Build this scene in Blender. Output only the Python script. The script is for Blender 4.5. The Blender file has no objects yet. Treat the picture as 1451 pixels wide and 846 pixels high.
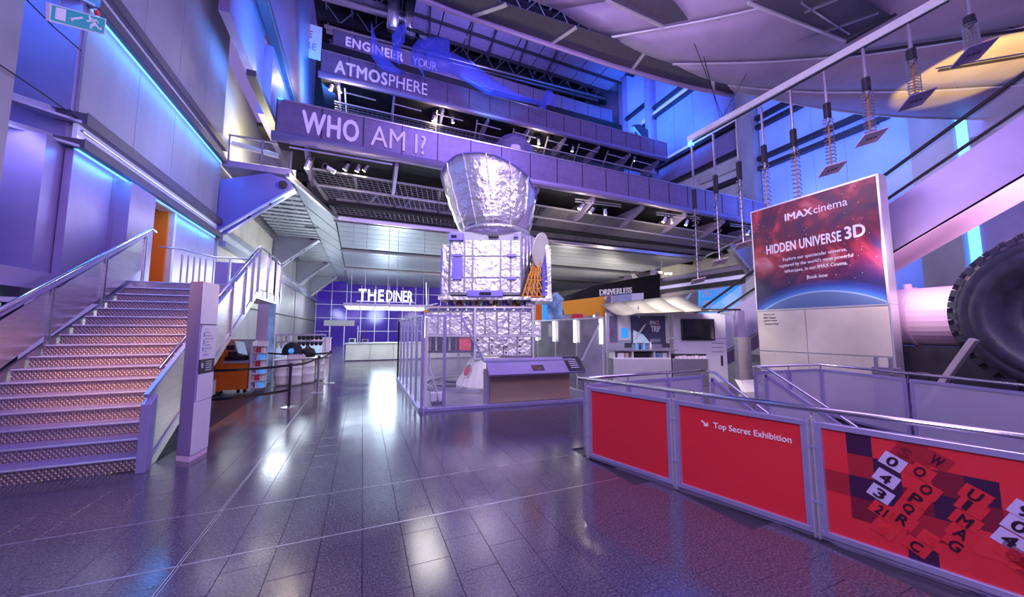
import bpy, math, random
from mathutils import Matrix, Vector
random.seed(7)
PI = math.pi
# ---------------------------------------------------------------- camera
FPX, PITCH, YAW, EYE = 502.0, math.atan(45/502.0), math.atan(212/504.0), 1.77
cam_d = bpy.data.cameras.new('camera'); cam = bpy.data.objects.new('camera', cam_d)
bpy.context.scene.collection.objects.link(cam)
cam.location = (0, 0, EYE)
cam.rotation_euler = (PI/2 + PITCH, 0, -YAW)
cam_d.sensor_fit = 'HORIZONTAL'; cam_d.sensor_width = 36.0
cam_d.lens = FPX*36.0/1451.0
cam_d.clip_end = 300
bpy.context.scene.camera = cam
sc = bpy.context.scene
# ---------------------------------------------------------------- world
w = bpy.data.worlds.new('hall_ambience'); sc.world = w; w.use_nodes = True
w.node_tree.nodes['Background'].inputs[0].default_value = (0.38, 0.27, 0.84, 1)
w.node_tree.nodes['Background'].inputs[1].default_value = 0.50
sc.view_settings.view_transform = 'Standard'; sc.view_settings.look = 'None'
sc.view_settings.gamma = 1; sc.view_settings.exposure = 0.30
# ---------------------------------------------------------------- lights
def aim(o, to):
    d = Vector(to) - o.location
    o.rotation_euler = d.to_track_quat('-Z', 'Y').to_euler()
def lamp(kind, loc, to, power, col, size=1.0, size_y=None, angle=60, blend=.5):
    l = bpy.data.lights.new(kind.lower() + '_lamp', kind); l.energy = power; l.color = col
    if kind == 'AREA':
        l.size = size
        if size_y: l.shape = 'RECTANGLE'; l.size_y = size_y
    elif kind == 'SPOT':
        l.spot_size = math.radians(angle); l.spot_blend = blend; l.shadow_soft_size = size
    else: l.shadow_soft_size = size
    o = bpy.data.objects.new(kind.lower() + '_lamp', l); sc.collection.objects.link(o)
    o.location = loc
    if to is not None: aim(o, to)
    return o
VIO = (0.50, 0.34, 1.0); BLUE = (0.10, 0.32, 1.0); COOL = (0.72, 0.86, 1.0); WARM = (1.0, 0.80, 0.55); WHITE = (1.0, 0.95, 0.9)
lamp('AREA', (4, 2, 11.0), (4, 6, 0), 620, VIO, 9, 9)                 # hall wash
lamp('AREA', (6, 8, 15.0), (10, 24, 20), 1300, (0.42, 0.30, 1.0), 8, 5)      # onto upper galleries
lamp('AREA', (0, 3, 9.0), (-6, 12, 7), 150, (0.46, 0.34, 1.0), 5, 4)        # left wall wash
lamp('AREA', (6.5, 5.5, 7.0), (13, 6.5, 12), 250, (0.75, 0.55, 1.0), 4, 4)
lamp('AREA', (20, 10, 14), (27, 12, 14), 620, (0.10, 0.26, 1.0), 6, 4)     # blue bays of right wall
lamp('AREA', (22, 24, 22), (27.5, 27, 25), 1700, (0.03, 0.20, 1.0), 4, 4)
lamp('SPOT', (-1.0, 1.5, 9.0), (3.9, 10.2, 4.4), 1250, (1.0, .93, .85), .3, angle=48)     # on the spacecraft
lamp('SPOT', (6.5, 2.5, 8.0), (3.9, 10.2, 2.5), 650, WHITE, .3, angle=44)
lamp('SPOT', (-2.0, 3.0, 8.5), (-3.1, 8.0, 1.3), 4200, (1.0, .50, .20), .2, angle=24, blend=.9)  # warm on the stairs
lamp('SPOT', (5.0, 3.0, 10.0), (11, 5.5, 1.0), 750, (1.0, .88, .74), .3, angle=32)       # on the poster sign
for x, y in ((2, 26), (9, 25), (16, 25), (2, 36), (12, 36), (22, 27)):
    lamp('POINT', (x, y, 4.2), None, 560, (0.66, 0.84, 1.0) if x < 5 else (1.0, .9, .8), 1.2)
for x, y in ((-3.6, 20), (-3.6, 28), (-3.6, 38)):
    lamp('POINT', (x, y, 4.2), None, 150, (0.8, 0.9, 1.0), .6)
lamp('AREA', (9.0, 8.0, 3.9), (9.9, 11.0, 1.2), 150, (1.0,.93,.80), 1.4, 1.0)  # unseen warm lamp, added in mid-air to brighten the kiosk
lamp('AREA', (3.4, 13.5, 6.0), (3.6, 10.8, 1), 110, WHITE, 3, 2)
lamp('AREA', (-3.4, 14.0, 5.2), (-3.0, 13.6, 1), 22, WHITE, 2, 2)
lamp('AREA', (-1.5, -1.0, 5.5), (4.2, 2.6, .4), 260, (.80,.62,1.0), 2.5, 2.5)      # added fill from the camera side, brightens the red barrier
# ---------------------------------------------------------------- survey: image point -> place in the hall
_sp, _cp, _sy, _cy = math.sin(PITCH), math.cos(PITCH), math.sin(YAW), math.cos(YAW)
_F = Vector((_sy*_cp, _cy*_cp, _sp)); _R = Vector((_cy, -_sy, 0)); _U = Vector((-_sy*_sp, -_cy*_sp, _cp))
def S(px, py, ax, v):
    d = _F + _R*((px-725.5)/FPX) + _U*((423-py)/FPX)
    o = Vector((0, 0, EYE)); i = 'xyz'.index(ax); t = (v-o[i])/d[i]
    return o + d*t
_q = S(1375, 100, 'z', 11.4); lamp('SPOT', _q+Vector((-2.0, -1.5, -4.2)), _q, 2600, (1.0, .66, .10), .05, angle=42, blend=.25)  # yellow beam on the canopy
# ---------------------------------------------------------------- mesh helpers
INV = {}
col = sc.collection
def tag(o, label=None, cat=None, group=None, kind=None):
    if label: o['label'] = label
    if cat: o['category'] = cat
    if group: o['group'] = group
    if kind: o['kind'] = kind
    return o
def thing(name, label, cat, loc=(0,0,0), rotz=0, group=None, world=True):
    o = bpy.data.objects.new(name, None); col.objects.link(o)
    o.location = loc; o.rotation_euler = (0, 0, rotz); o.empty_display_size = .2
    if world: INV[o.name] = (Matrix.Translation(loc) @ Matrix.Rotation(rotz, 4, 'Z')).inverted()
    return tag(o, label, cat, group)
def dup(root, loc, rotz=None, label=None, scale=None):
    r = root.copy(); col.objects.link(r); r.location = loc
    if rotz is not None: r.rotation_euler = (0, 0, rotz)
    if label: r['label'] = label
    if scale: r.scale = scale
    for ch in list(root.children):
        c = ch.copy(); col.objects.link(c); c.parent = r
        for g in list(ch.children):
            d = g.copy(); col.objects.link(d); d.parent = c
    return r
class MB:
    def __init__(s): s.v = []; s.f = []
    def add(s, vs, fs):
        n = len(s.v); s.v += [tuple(p) for p in vs]; s.f += [tuple(i+n for i in f) for f in fs]; return s
    def box(s, x0, x1, y0, y1, z0, z1, M=None):
        vs = [Vector((x, y, z)) for z in (z0, z1) for x, y in ((x0,y0),(x1,y0),(x1,y1),(x0,y1))]
        if M: vs = [M @ p for p in vs]
        return s.add(vs, [(0,3,2,1),(4,5,6,7),(0,1,5,4),(1,2,6,5),(2,3,7,6),(3,0,4,7)])
    def hexa(s, a, b):            # loft between two equal loops
        n = len(a)
        return s.add(list(a)+list(b), [tuple(range(n-1,-1,-1)), tuple(range(n, 2*n))] + [(i, (i+1)%n, n+(i+1)%n, n+i) for i in range(n)])
    def prism(s, pts, vec):
        vec = Vector(vec); a = [Vector(p) for p in pts]; return s.hexa(a, [p+vec for p in a])
    def slab(s, a, b, c, d, t):   # quad thickened along its normal
        a, b, c, d = map(Vector, (a, b, c, d)); n = (c-a).cross(d-b).normalized()*t
        return s.prism([a, b, c, d], n)
    def frame(s, d, up=(0,0,1)):
        d = Vector(d).normalized(); up = Vector(up)
        if abs(d.dot(up)) > .98: up = Vector((0,1,0))
        r = d.cross(up).normalized(); return r, r.cross(d).normalized()
    def bar(s, p, q, w, h=None, up=(0,0,1)):
        h = h or w; p, q = Vector(p), Vector(q); r, u = s.frame(q-p, up)
        o = [r*w/2+u*h/2, r*-w/2+u*h/2, r*-w/2-u*h/2, r*w/2-u*h/2]
        return s.hexa([p+k for k in o], [q+k for k in o])
    def tube(s, p, q, r0, r1=None, n=10):
        r1 = r0 if r1 is None else r1; p, q = Vector(p), Vector(q); r, u = s.frame(q-p)
        c = [(r*math.cos(2*PI*i/n)+u*math.sin(2*PI*i/n)) for i in range(n)]
        return s.hexa([p+k*r0 for k in c], [q+k*r1 for k in c])
    def path(s, pts, rad, n=8):
        pts = [Vector(p) for p in pts]; rings = []; m = len(s.v); ref = None
        for i, p in enumerate(pts):
            d = (pts[min(i+1, len(pts)-1)] - pts[max(i-1, 0)])
            r, u = s.frame(d)
            if ref is not None and r.dot(ref) < 0: r, u = -r, -u
            ref = r
            rings.append([p + (r*math.cos(2*PI*k/n)+u*math.sin(2*PI*k/n))*rad for k in range(n)])
        vs = [p for g in rings for p in g]; fs = []
        for i in range(len(rings)-1):
            for k in range(n):
                fs.append((i*n+k, i*n+(k+1)%n, (i+1)*n+(k+1)%n, (i+1)*n+k))
        fs += [tuple(range(n-1,-1,-1)), tuple(range(len(vs)-n, len(vs)))]
        return s.add(vs, fs)
    def lathe(s, prof, c=(0,0,0), ax='z', n=24):
        vs = []; fs = []; c = Vector(c)
        for r, h in prof:
            for k in range(n):
                a = 2*PI*k/n; x, y = r*math.cos(a), r*math.sin(a)
                vs.append(c + Vector({'z':(x,y,h),'x':(h,x,y),'y':(x,h,y)}[ax]))
        for i in range(len(prof)-1):
            for k in range(n): fs.append((i*n+k, i*n+(k+1)%n, (i+1)*n+(k+1)%n, (i+1)*n+k))
        return s.add(vs, fs)
    def disc(s, c, nrm, r, t=.01, n=20):
        nrm = Vector(nrm).normalized(); return s.tube(Vector(c), Vector(c)+nrm*t, r, r, n)
    def grid(s, rows, t=0.0, tv=(0,0,1)):   # rows of points, optional thickness along tv
        R = len(rows); C = len(rows[0]); tv = Vector(tv)
        vs = [Vector(p) for r in rows for p in r]
        fs = [(i*C+j, i*C+j+1, (i+1)*C+j+1, (i+1)*C+j) for i in range(R-1) for j in range(C-1)]
        if t:
            N = R*C; vs2 = [p + tv*t for p in vs]
            fs2 = [tuple(reversed([k+N for k in f])) for f in fs]
            edge = [(j, j+1) for j in range(C-1)] + [((R-1)*C+j+1, (R-1)*C+j) for j in range(C-1)]
            edge += [((i+1)*C, i*C) for i in range(R-1)] + [(i*C+C-1, (i+1)*C+C-1) for i in range(R-1)]
            vs += vs2; fs += fs2 + [(b, a, a+N, b+N) for a, b in edge]
        return s.add(vs, fs)
    def build(s, name, mat, parent=None, smooth=False, bevel=0, label=None, kind=None):
        me = bpy.data.meshes.new(name); me.from_pydata(s.v, [], s.f); me.update()
        if mat: me.materials.append(mat)
        if smooth: me.polygons.foreach_set('use_smooth', [True]*len(me.polygons))
        o = bpy.data.objects.new(name, me); col.objects.link(o)
        if parent is not None:
            o.parent = parent
            if parent.name in INV: o.matrix_parent_inverse = INV[parent.name]
        if bevel:
            b = o.modifiers.new('bevel', 'BEVEL'); b.width = bevel; b.segments = 2; b.limit_method = 'ANGLE'
        return tag(o, label, None, None, kind)
def share(src, parent, M=None, name=None):      # another piece with the same mesh
    o = bpy.data.objects.new(name or src.name.split('.')[0], src.data); col.objects.link(o)
    if parent is not None:
        o.parent = parent
        if parent.name in INV: o.matrix_parent_inverse = INV[parent.name]
    if M: o.matrix_basis = M
    return o
def struct(o): o['kind'] = 'structure'; return o
def text(s, mat, parent, at, xdir, updir, h=None, wid=None, bold=0.0, ext=.004, name='lettering', spacing=1.0, align='LEFT', label=None):
    cu = bpy.data.curves.new('t', 'FONT'); cu.body = s; cu.size = 1; cu.extrude = 0.004; cu.offset = 0
    cu.space_character = spacing; cu.resolution_u = 3; cu.align_x = align
    to = bpy.data.objects.new('t', cu); col.objects.link(to)
    dg = bpy.context.evaluated_depsgraph_get()
    me = bpy.data.meshes.new_from_object(to.evaluated_get(dg))
    bpy.data.objects.remove(to)
    xs = [v.co.x for v in me.vertices]; ys = [v.co.y for v in me.vertices]
    x0, x1, y0, y1 = min(xs), max(xs), min(ys), max(ys)
    sx = sy = 1.0
    if wid: sx = wid/(x1-x0); sy = sx
    if h: sy = h/(y1-y0); sx = sx if wid else sy
    X = Vector(xdir).normalized(); Y = Vector(updir).normalized(); Z = X.cross(Y)
    if bold > 0:      # thicken the strokes with slightly shifted copies of the same outline
        V = [v.co.copy() for v in me.vertices]; Fc = [tuple(p.vertices) for p in me.polygons]; n0 = len(V); v2 = []; f2 = []
        for q, (dx, dy) in enumerate(((-1,0),(1,0),(0,.8),(0,-.8))):
            v2 += [c+Vector((dx*bold*1.1, dy*bold*1.1, .0004*q*(1 if c.z > 0 else 0))) for c in V]; f2 += [tuple(i+q*n0 for i in f) for f in Fc]
        me = bpy.data.meshes.new('t'); me.from_pydata(v2, [], f2); me.update()
    ox = x0 if align == 'LEFT' else 0
    for v in me.vertices:
        v.co = Vector(at) + X*((v.co.x-ox)*sx) + Y*((v.co.y-y0)*sy) + Z*((ext + max(0, v.co.z-.004)*2) if v.co.z > 0 else -.2*ext)
    me.materials.clear(); me.materials.append(mat); me.name = name
    o = bpy.data.objects.new(name, me); col.objects.link(o); o.parent = parent
    if parent is not None and parent.name in INV: o.matrix_parent_inverse = INV[parent.name]
    return tag(o, label)
# ---------------------------------------------------------------- materials
def mat(name, c, rough=.6, metal=0, var=0.0, scale=3.0, bump=0.0, emit=None, es=0, trans=0, alpha=1, spec=.5, bscale=None, coat=0, stretch=(1,1,1), rvar=0):
    m = bpy.data.materials.new(name); m.use_nodes = True; nt = m.node_tree; b = nt.nodes['Principled BSDF']
    b.inputs['Base Color'].default_value = (*c, 1); b.inputs['Roughness'].default_value = rough; b.inputs['Metallic'].default_value = metal
    b.inputs['Specular IOR Level'].default_value = spec
    if coat: b.inputs['Coat Weight'].default_value = coat
    if emit: b.inputs['Emission Color'].default_value = (*emit, 1); b.inputs['Emission Strength'].default_value = es
    if trans: b.inputs['Transmission Weight'].default_value = trans
    b.inputs['Alpha'].default_value = alpha
    if var or bump or rvar:
        tc = nt.nodes.new('ShaderNodeTexCoord'); mp = nt.nodes.new('ShaderNodeMapping'); mp.inputs['Scale'].default_value = stretch
        nt.links.new(tc.outputs['Object'], mp.inputs[0])
        no = nt.nodes.new('ShaderNodeTexNoise'); no.inputs['Scale'].default_value = scale; no.inputs['Detail'].default_value = 5
        nt.links.new(mp.outputs[0], no.inputs[0])
        if var:
            r = nt.nodes.new('ShaderNodeValToRGB'); r.color_ramp.elements[0].position = .3; r.color_ramp.elements[1].position = .7
            r.color_ramp.elements[0].color = (*[k*(1-var) for k in c], 1); r.color_ramp.elements[1].color = (*[min(1, k*(1+var)) for k in c], 1)
            nt.links.new(no.outputs[0], r.inputs[0]); nt.links.new(r.outputs[0], b.inputs['Base Color'])
        if rvar:
            mr = nt.nodes.new('ShaderNodeMapRange'); mr.inputs[3].default_value = max(0, rough-rvar); mr.inputs[4].default_value = rough+rvar
            nt.links.new(no.outputs[0], mr.inputs[0]); nt.links.new(mr.outputs[0], b.inputs['Roughness'])
        if bump:
            n2 = nt.nodes.new('ShaderNodeTexNoise'); n2.inputs['Scale'].default_value = bscale or scale*4; n2.inputs['Detail'].default_value = 3
            nt.links.new(mp.outputs[0], n2.inputs[0])
            bp = nt.nodes.new('ShaderNodeBump'); bp.inputs['Strength'].default_value = bump; bp.inputs['Distance'].default_value = .05
            nt.links.new(n2.outputs[0], bp.inputs['Height']); nt.links.new(bp.outputs[0], b.inputs['Normal'])
    return m
def node(m, t): return m.node_tree.nodes.new(t)
M = dict(
 concrete=mat('pale_concrete_panel', (.36,.33,.36), .5, 0, .18, .8, .02, stretch=(1,1,.35)),
 warm_conc=mat('warm_concrete', (.62,.57,.48), .6, 0, .14, 1.2),
 lilac=mat('lilac_painted_metal', (.37,.30,.52), .38, .3, .06, 2),
 frame=mat('lilac_steel_frame', (.50,.46,.74), .3, .55, .05, 5),
 steel=mat('brushed_steel', (.62,.60,.64), .3, .9, .10, 3, stretch=(1,1,8)),
 rail=mat('polished_steel_rail', (.74,.72,.76), .16, 1),
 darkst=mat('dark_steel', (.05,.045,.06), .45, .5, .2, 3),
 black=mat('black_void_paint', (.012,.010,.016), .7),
 rubber=mat('tyre_rubber', (.06,.054,.075), .36, 0, .3, 6, .05),
 bright=mat('light_steel', (.72,.71,.74), .35, .6, .06, 3),
 white=mat('white_paint', (.80,.79,.80), .45, 0, .03, 4),
 red=mat('red_graphic_panel', (.72,.025,.04), .42, 0, .05, .6),
 dred=mat('maroon_print', (.20,.008,.03), .42), mred=mat('dull_red_print', (.40,.014,.03), .42),
 lred=mat('bright_red_print', (.72,.03,.045), .42), plum=mat('dark_plum_print', (.045,.008,.05), .42),
 lav=mat('lavender_print', (.60,.52,.80), .42), ink=mat('ink_print', (.03,.005,.02), .42),
 slat=mat('ceiling_slat', (.42,.44,.49), .42, .25, .10, 2.5, .10, bscale=5, stretch=(.6,3,1)),
 mesh=mat('wire_mesh_steel', (.34,.32,.36), .45, .5),
 perf=mat('perforated_parapet', (.24,.19,.32), .42, .35, .12, 3),
 canopy=mat('canopy_cladding', (.34,.29,.42), .5, .15, .08, 1.2),
 grille=mat('dark_grille', (.10,.09,.13), .5, .5, .1, 4),
 troughm=mat('trough_paint', (.11,.09,.12), .5, 0, .1, 3),
 violetb=mat('violet_bracket_paint', (.17,.15,.46), .4, .2),
 bracket=mat('bracket_blue_grey_steel', (.34,.34,.42), .4, .3, .08, 2),
 orange=mat('orange_laminate', (.86,.20,.01), .4), dorange=mat('orange_door_panel', (.80,.13,.01), .5),
 yellow=mat('amber_wall', (.95,.42,.03), .55), cyan=mat('bright_blue_panel', (.03,.30,.80), .5, emit=(.03,.35,.9), es=.5),
 sky=mat('pale_blue_mural', (.25,.45,.75), .6, 0, .6, 2.5), navy=mat('navy_backdrop', (.02,.03,.14), .5),
 ltblue=mat('pale_blue_counter', (.50,.66,.80), .4, emit=(.5,.7,.85), es=.25),
 brown=mat('taupe_plinth', (.42,.29,.20), .5, 0, .05, 1),
 foil=mat('silver_foil', (.80,.78,.81), .28, .80, .10, 3, .9, bscale=6),
 foil2=mat('crinkled_blanket', (.74,.73,.72), .32, .62, .15, 3, 1.0, bscale=7),
 cream=mat('cream_enamel', (.80,.77,.68), .45, 0, .04, 2), gold=mat('orange_lattice', (.85,.32,.03), .4, .3),
 copper=mat('copper_fittings', (.35,.2,.12), .4, .7, .5, 20),
 violetp=mat('violet_enamel', (.22,.18,.75), .35, .3), redt=mat('red_tag', (.75,.04,.06), .5, 0, .4, 8),
 letter=mat('lilac_lettering', (.66,.55,.92), .5, emit=(.5,.38,.85), es=.35),
 wletter=mat('lit_white_lettering', (.9,.9,.95), .5, emit=(.85,.92,1), es=1.2),
 pletter=mat('white_print', (.88,.86,.88), .5), dark=mat('dark_print', (.06,.05,.07), .5),
 glow=mat('lit_diffuser', (1,1,1), .5, emit=(.80,.91,1), es=2.2), wglow=mat('lamp_glow', (1,.9,.7), .5, emit=(1,.85,.62), es=14),
 strip=mat('fluorescent_strip', (1,1,1), .5, emit=(1,.96,.9), es=2.4),
 bstrip=mat('blue_light_strip', (.3,.5,1), .5, emit=(.10,.40,1), es=2.2),
 vstrip=mat('pale_light_channel', (.55,.5,.8), .35, .5, emit=(.55,.5,.95), es=.35),
 cyanw=mat('blue_washed_panel', (.30,.38,.85), .5, 0, .25, .3, emit=(.07,.16,.9), es=.35),  # blue wash on the bay panels put into their colour and glow
 pink=mat('pink_lit_enamel', (.86,.62,.76), .4, 0, .04, 1),
 kcan=mat('beige_canopy_metal', (.32,.30,.26), .5, .3, .1, 2),
 hub=mat('dark_painted_rim', (.24,.21,.31), .34, .4, .2, 5),
 screen=mat('dark_screen', (.01,.01,.015), .12), green=mat('exit_green', (.005,.16,.24), .45, emit=(.005,.22,.34), es=.45),
 bluep=mat('blue_partition', (.03,.10,.48), .5), navyp=mat('print_mix', (.3,.28,.33), .5, 0, .9, 18),
 tan=mat('tan_box', (.55,.42,.28), .6, 0, .2, 4),
 film=mat('blue_translucent_film', (.12,.16,.85), .3, alpha=.42, emit=(.01,.03,.35), es=.2),
)
def glassmat(name, c, a=.12, rough=.05):
    m = mat(name, c, rough, 0, alpha=a); return m
M['glass'] = glassmat('clear_glass', (.75,.78,.85), .10)
M['fglass'] = glassmat('hazy_mesh_glass', (.62,.58,.70), .62, .35)
M['fglass2'] = glassmat('frosted_glass', (.62,.68,.80), .72, .25)
M['nglass'] = mat('night_blue_glazing', (.03,.02,.16), .12, .2, .5, .35, emit=(.03,.01,.22), es=.8)
M['dglass'] = mat('smoked_case_glass', (.34,.32,.36), .10, .3, .25, 1.5, alpha=.78)
# floor tiles: dark speckled granite, worn polish
def floor_mat():
    m = mat('polished_dark_granite', (.05,.046,.058), .17, 0, spec=.9)
    nt = m.node_tree; b = nt.nodes['Principled BSDF']
    geo = node(m, 'ShaderNodeNewGeometry')
    n1 = node(m, 'ShaderNodeTexNoise'); n1.inputs['Scale'].default_value = 60; n1.inputs['Detail'].default_value = 3
    r = node(m, 'ShaderNodeValToRGB'); r.color_ramp.elements[0].position = .42; r.color_ramp.elements[1].position = .74
    r.color_ramp.elements[0].color = (.055,.046,.068,1); r.color_ramp.elements[1].color = (.17,.15,.19,1)
    n2 = node(m, 'ShaderNodeTexNoise'); n2.inputs['Scale'].default_value = 1.3; n2.inputs['Detail'].default_value = 6
    mr = node(m, 'ShaderNodeMapRange'); mr.inputs[3].default_value = .07; mr.inputs[4].default_value = .27
    L = nt.links
    L.new(geo.outputs['Position'], n1.inputs[0]); L.new(geo.outputs['Position'], n2.inputs[0])
    L.new(n1.outputs[0], r.inputs[0]); L.new(r.outputs[0], b.inputs['Base Color'])
    L.new(n2.outputs[0], mr.inputs[0]); L.new(mr.outputs[0], b.inputs['Roughness'])
    return m
M['floor'] = floor_mat()
M['grout'] = mat('dark_grout', (.045,.042,.055), .35); M['inlay'] = mat('steel_floor_inlay', (.62,.58,.64), .3, .8)
def checker_mat():
    m = mat('checker_plate', (.40,.31,.31), .34, .5); nt = m.node_tree; b = nt.nodes['Principled BSDF']; L = nt.links
    tc = node(m, 'ShaderNodeTexCoord')
    out = []
    for a in (.7, -.7):
        mp = node(m, 'ShaderNodeMapping'); mp.inputs['Rotation'].default_value = (0, a, 0) ; mp.inputs['Scale'].default_value = (1, 1, 1)
        wv = node(m, 'ShaderNodeTexWave'); wv.inputs['Scale'].default_value = 7.5; wv.bands_direction = 'X'
        L.new(tc.outputs['Object'], mp.inputs[0]); L.new(mp.outputs[0], wv.inputs[0]); out.append(wv)
    mx = node(m, 'ShaderNodeMath'); mx.operation = 'MULTIPLY'; L.new(out[0].outputs['Fac'], mx.inputs[0]); L.new(out[1].outputs['Fac'], mx.inputs[1])
    bp = node(m, 'ShaderNodeBump'); bp.inputs['Strength'].default_value = .8; bp.inputs['Distance'].default_value = .015
    L.new(mx.outputs[0], bp.inputs['Height']); L.new(bp.outputs[0], b.inputs['Normal'])
    return m
M['checker'] = checker_mat()
def poster_mat():       # red nebula over a blue planet limb; generated coords: Y along the width, Z up
    m = mat('nebula_poster_print', (.2,.02,.04), .4); nt = m.node_tree; b = nt.nodes['Principled BSDF']; L = nt.links
    tc = node(m, 'ShaderNodeTexCoord'); sp = node(m, 'ShaderNodeSeparateXYZ'); L.new(tc.outputs['Generated'], sp.inputs[0])
    mp = node(m, 'ShaderNodeMapping'); mp.inputs['Scale'].default_value = (1, 1, 1.0); L.new(tc.outputs['Generated'], mp.inputs[0])
    no = node(m, 'ShaderNodeTexNoise'); no.inputs['Scale'].default_value = 3.2; no.inputs['Detail'].default_value = 8; no.inputs['Distortion'].default_value = 1.2
    L.new(mp.outputs[0], no.inputs[0])
    r = node(m, 'ShaderNodeValToRGB'); e = r.color_ramp.elements
    e[0].position = .34; e[0].color = (.03,.01,.05,1); e[1].position = .80; e[1].color = (.62,.30,.30,1)
    k = e.new(.50); k.color = (.13,.010,.035,1); k = e.new(.60); k.color = (.36,.03,.045,1)
    L.new(no.outputs[0], r.inputs[0])
    def math_(op, a, b_=None, v=None):
        n = node(m, 'ShaderNodeMath'); n.operation = op
        L.new(a, n.inputs[0])
        if b_ is not None: L.new(b_, n.inputs[1])
        if v is not None: n.inputs[1].default_value = v
        return n.outputs[0]
    # fade of the nebula toward the lower part
    fz = node(m, 'ShaderNodeMapRange'); fz.inputs[1].default_value = .18; fz.inputs[2].default_value = .48; L.new(sp.outputs['Z'], fz.inputs[0])
    mixn = node(m, 'ShaderNodeMixRGB'); mixn.inputs[1].default_value = (.018,.012,.07,1); L.new(fz.outputs[0], mixn.inputs[0]); L.new(r.outputs[0], mixn.inputs[2])
    # distance to a big circle under the poster
    dy = math_('SUBTRACT', sp.outputs['Y'], v=.45); dz = math_('ADD', sp.outputs['Z'], v=.76)
    d = math_('SQRT', math_('ADD', math_('MULTIPLY', dy, dy), math_('MULTIPLY', dz, dz)))
    gl = node(m, 'ShaderNodeValToRGB'); g = gl.color_ramp.elements
    g[0].position = .80; g[0].color = (.06,.14,.26,1); g[1].position = 1.10; g[1].color = (0,0,0,1)
    for p_, c_ in ((.888,(.10,.18,.30,1)),(.893,(.38,.55,.72,1)),(.903,(.05,.20,.52,1)),(.95,(.008,.04,.20,1))):
        q = g.new(p_); q.color = c_
    L.new(d, gl.inputs[0])
    ad = node(m, 'ShaderNodeMixRGB'); ad.blend_type = 'SCREEN'; ad.inputs[0].default_value = 1
    L.new(mixn.outputs[0], ad.inputs[1]); L.new(gl.outputs[0], ad.inputs[2])
    L.new(ad.outputs[0], b.inputs['Base Color'])
    L.new(ad.outputs[0], b.inputs['Emission Color']); b.inputs['Emission Strength'].default_value = .04
    return m
M['poster'] = poster_mat()
# ================================================================ FLOOR
fl = struct(thing('floor', 'polished dark granite tiled hall floor with steel inlay strips', None))
del fl['label']
mb = MB()
def wellx(y): return 2.95 + (4.35-y)*.297           # line of the red barrier
T = -.02
mb.prism([(-9,4.45,T),(30,4.45,T),(30,50,T),(-9,50,T)], (0,0,-.25))
mb.prism([(-9,-6,T),(wellx(-6),-6,T),(wellx(4.45),4.45,T),(-9,4.45,T)], (0,0,-.25))
mb.prism([(8.9,4.45,T),(7.2,-6,T),(30,-6,T),(30,4.45,T)], (0,0,-.25))
mb.build('screed', M['grout'], fl)
TX, TY = .32, .45
X0, Y0 = -1.22, 3.59
tile_me = {}
def tile_at(x, y, sx, sy, parent):
    key = (round(sx,3), round(sy,3))
    if key not in tile_me:
        t = MB(); g = .0015
        t.hexa([Vector((g,g,-.03)),Vector((sx-g,g,-.03)),Vector((sx-g,sy-g,-.03)),Vector((g,sy-g,-.03))],
               [Vector((g,g,-.003)),Vector((sx-g,g,-.003)),Vector((sx-g,sy-g,-.003)),Vector((g,sy-g,-.003))])
        t.hexa([Vector((g,g,-.003)),Vector((sx-g,g,-.003)),Vector((sx-g,sy-g,-.003)),Vector((g,sy-g,-.003))],
               [Vector((g+.0015,g+.0015,0)),Vector((sx-g-.0015,g+.0015,0)),Vector((sx-g-.0015,sy-g-.0015,0)),Vector((g+.0015,sy-g-.0015,0))])
        o = t.build('tile', M['floor'], parent); tile_me[key] = o; o.location = (x, y, 0); return
    o = share(tile_me[key], parent); o.location = (x, y, 0)
far = MB(); cnt = 0; cand = []
for i in range(-24, 88):
    for j in range(-16, 104):
        x = X0 + i*TX; off = (TY/2 if i % 2 else 0); y = Y0 + j*TY + off
        if x < -8.6 or x > 26.6 or y < -1.0 or y > 47.5: continue
        if y < 4.45+.01:
            xr = x + TX
            if xr > wellx(y) - .02 and x < 8.9: continue
        yc, xc = y+TY/2, x+TX/2
        dep = xc*_sy + yc*_cy
        lat = xc*_cy - yc*_sy
        if dep < .8 or abs(lat) > dep*1.5 + .6: continue
        if -5.2 < xc < -2.6 and 6.15 < yc < 20: continue
        if 1.3 < xc < 5.6 and 8.1 < yc < 13.6: continue
        cand.append((math.hypot(xc, yc), x, y))
cand.sort()
for k, (d, x, y) in enumerate(cand):
    if k < 296: tile_at(x, y, TX, TY, fl)
    else:
        if d > 24: continue
        g = .002; far.add([(x+g,y+g,0),(x+TX-g,y+g,0),(x+TX-g,y+TY-g,0),(x+g,y+TY-g,0)], [(0,1,2,3)])
far.build('distant_tile', M['floor'], fl, kind='stuff')
mb = MB()
mb.add([(-9,18,-.004),(27,18,-.004),(27,48,-.004),(-9,48,-.004)], [(0,1,2,3)]); mb.build('far_paving', M['floor'], fl)
mb = MB(); mb.box(-6, 2.9, Y0-.006, Y0+.006, -.01, .0015); mb.build('inlay_strip', M['inlay'], fl)
mb = MB(); mb.box(-6, 2.9, 4.49-.004, 4.49+.004, -.01, .0015); mb.build('inlay_strip', M['inlay'], fl)
mb = MB(); mb.box(X0-.012, X0-.006, 0, 16, -.01, .0015); mb.box(X0+.006, X0+.012, 0, 16, -.01, .0015); mb.build('inlay_strip', M['inlay'], fl)
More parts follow.
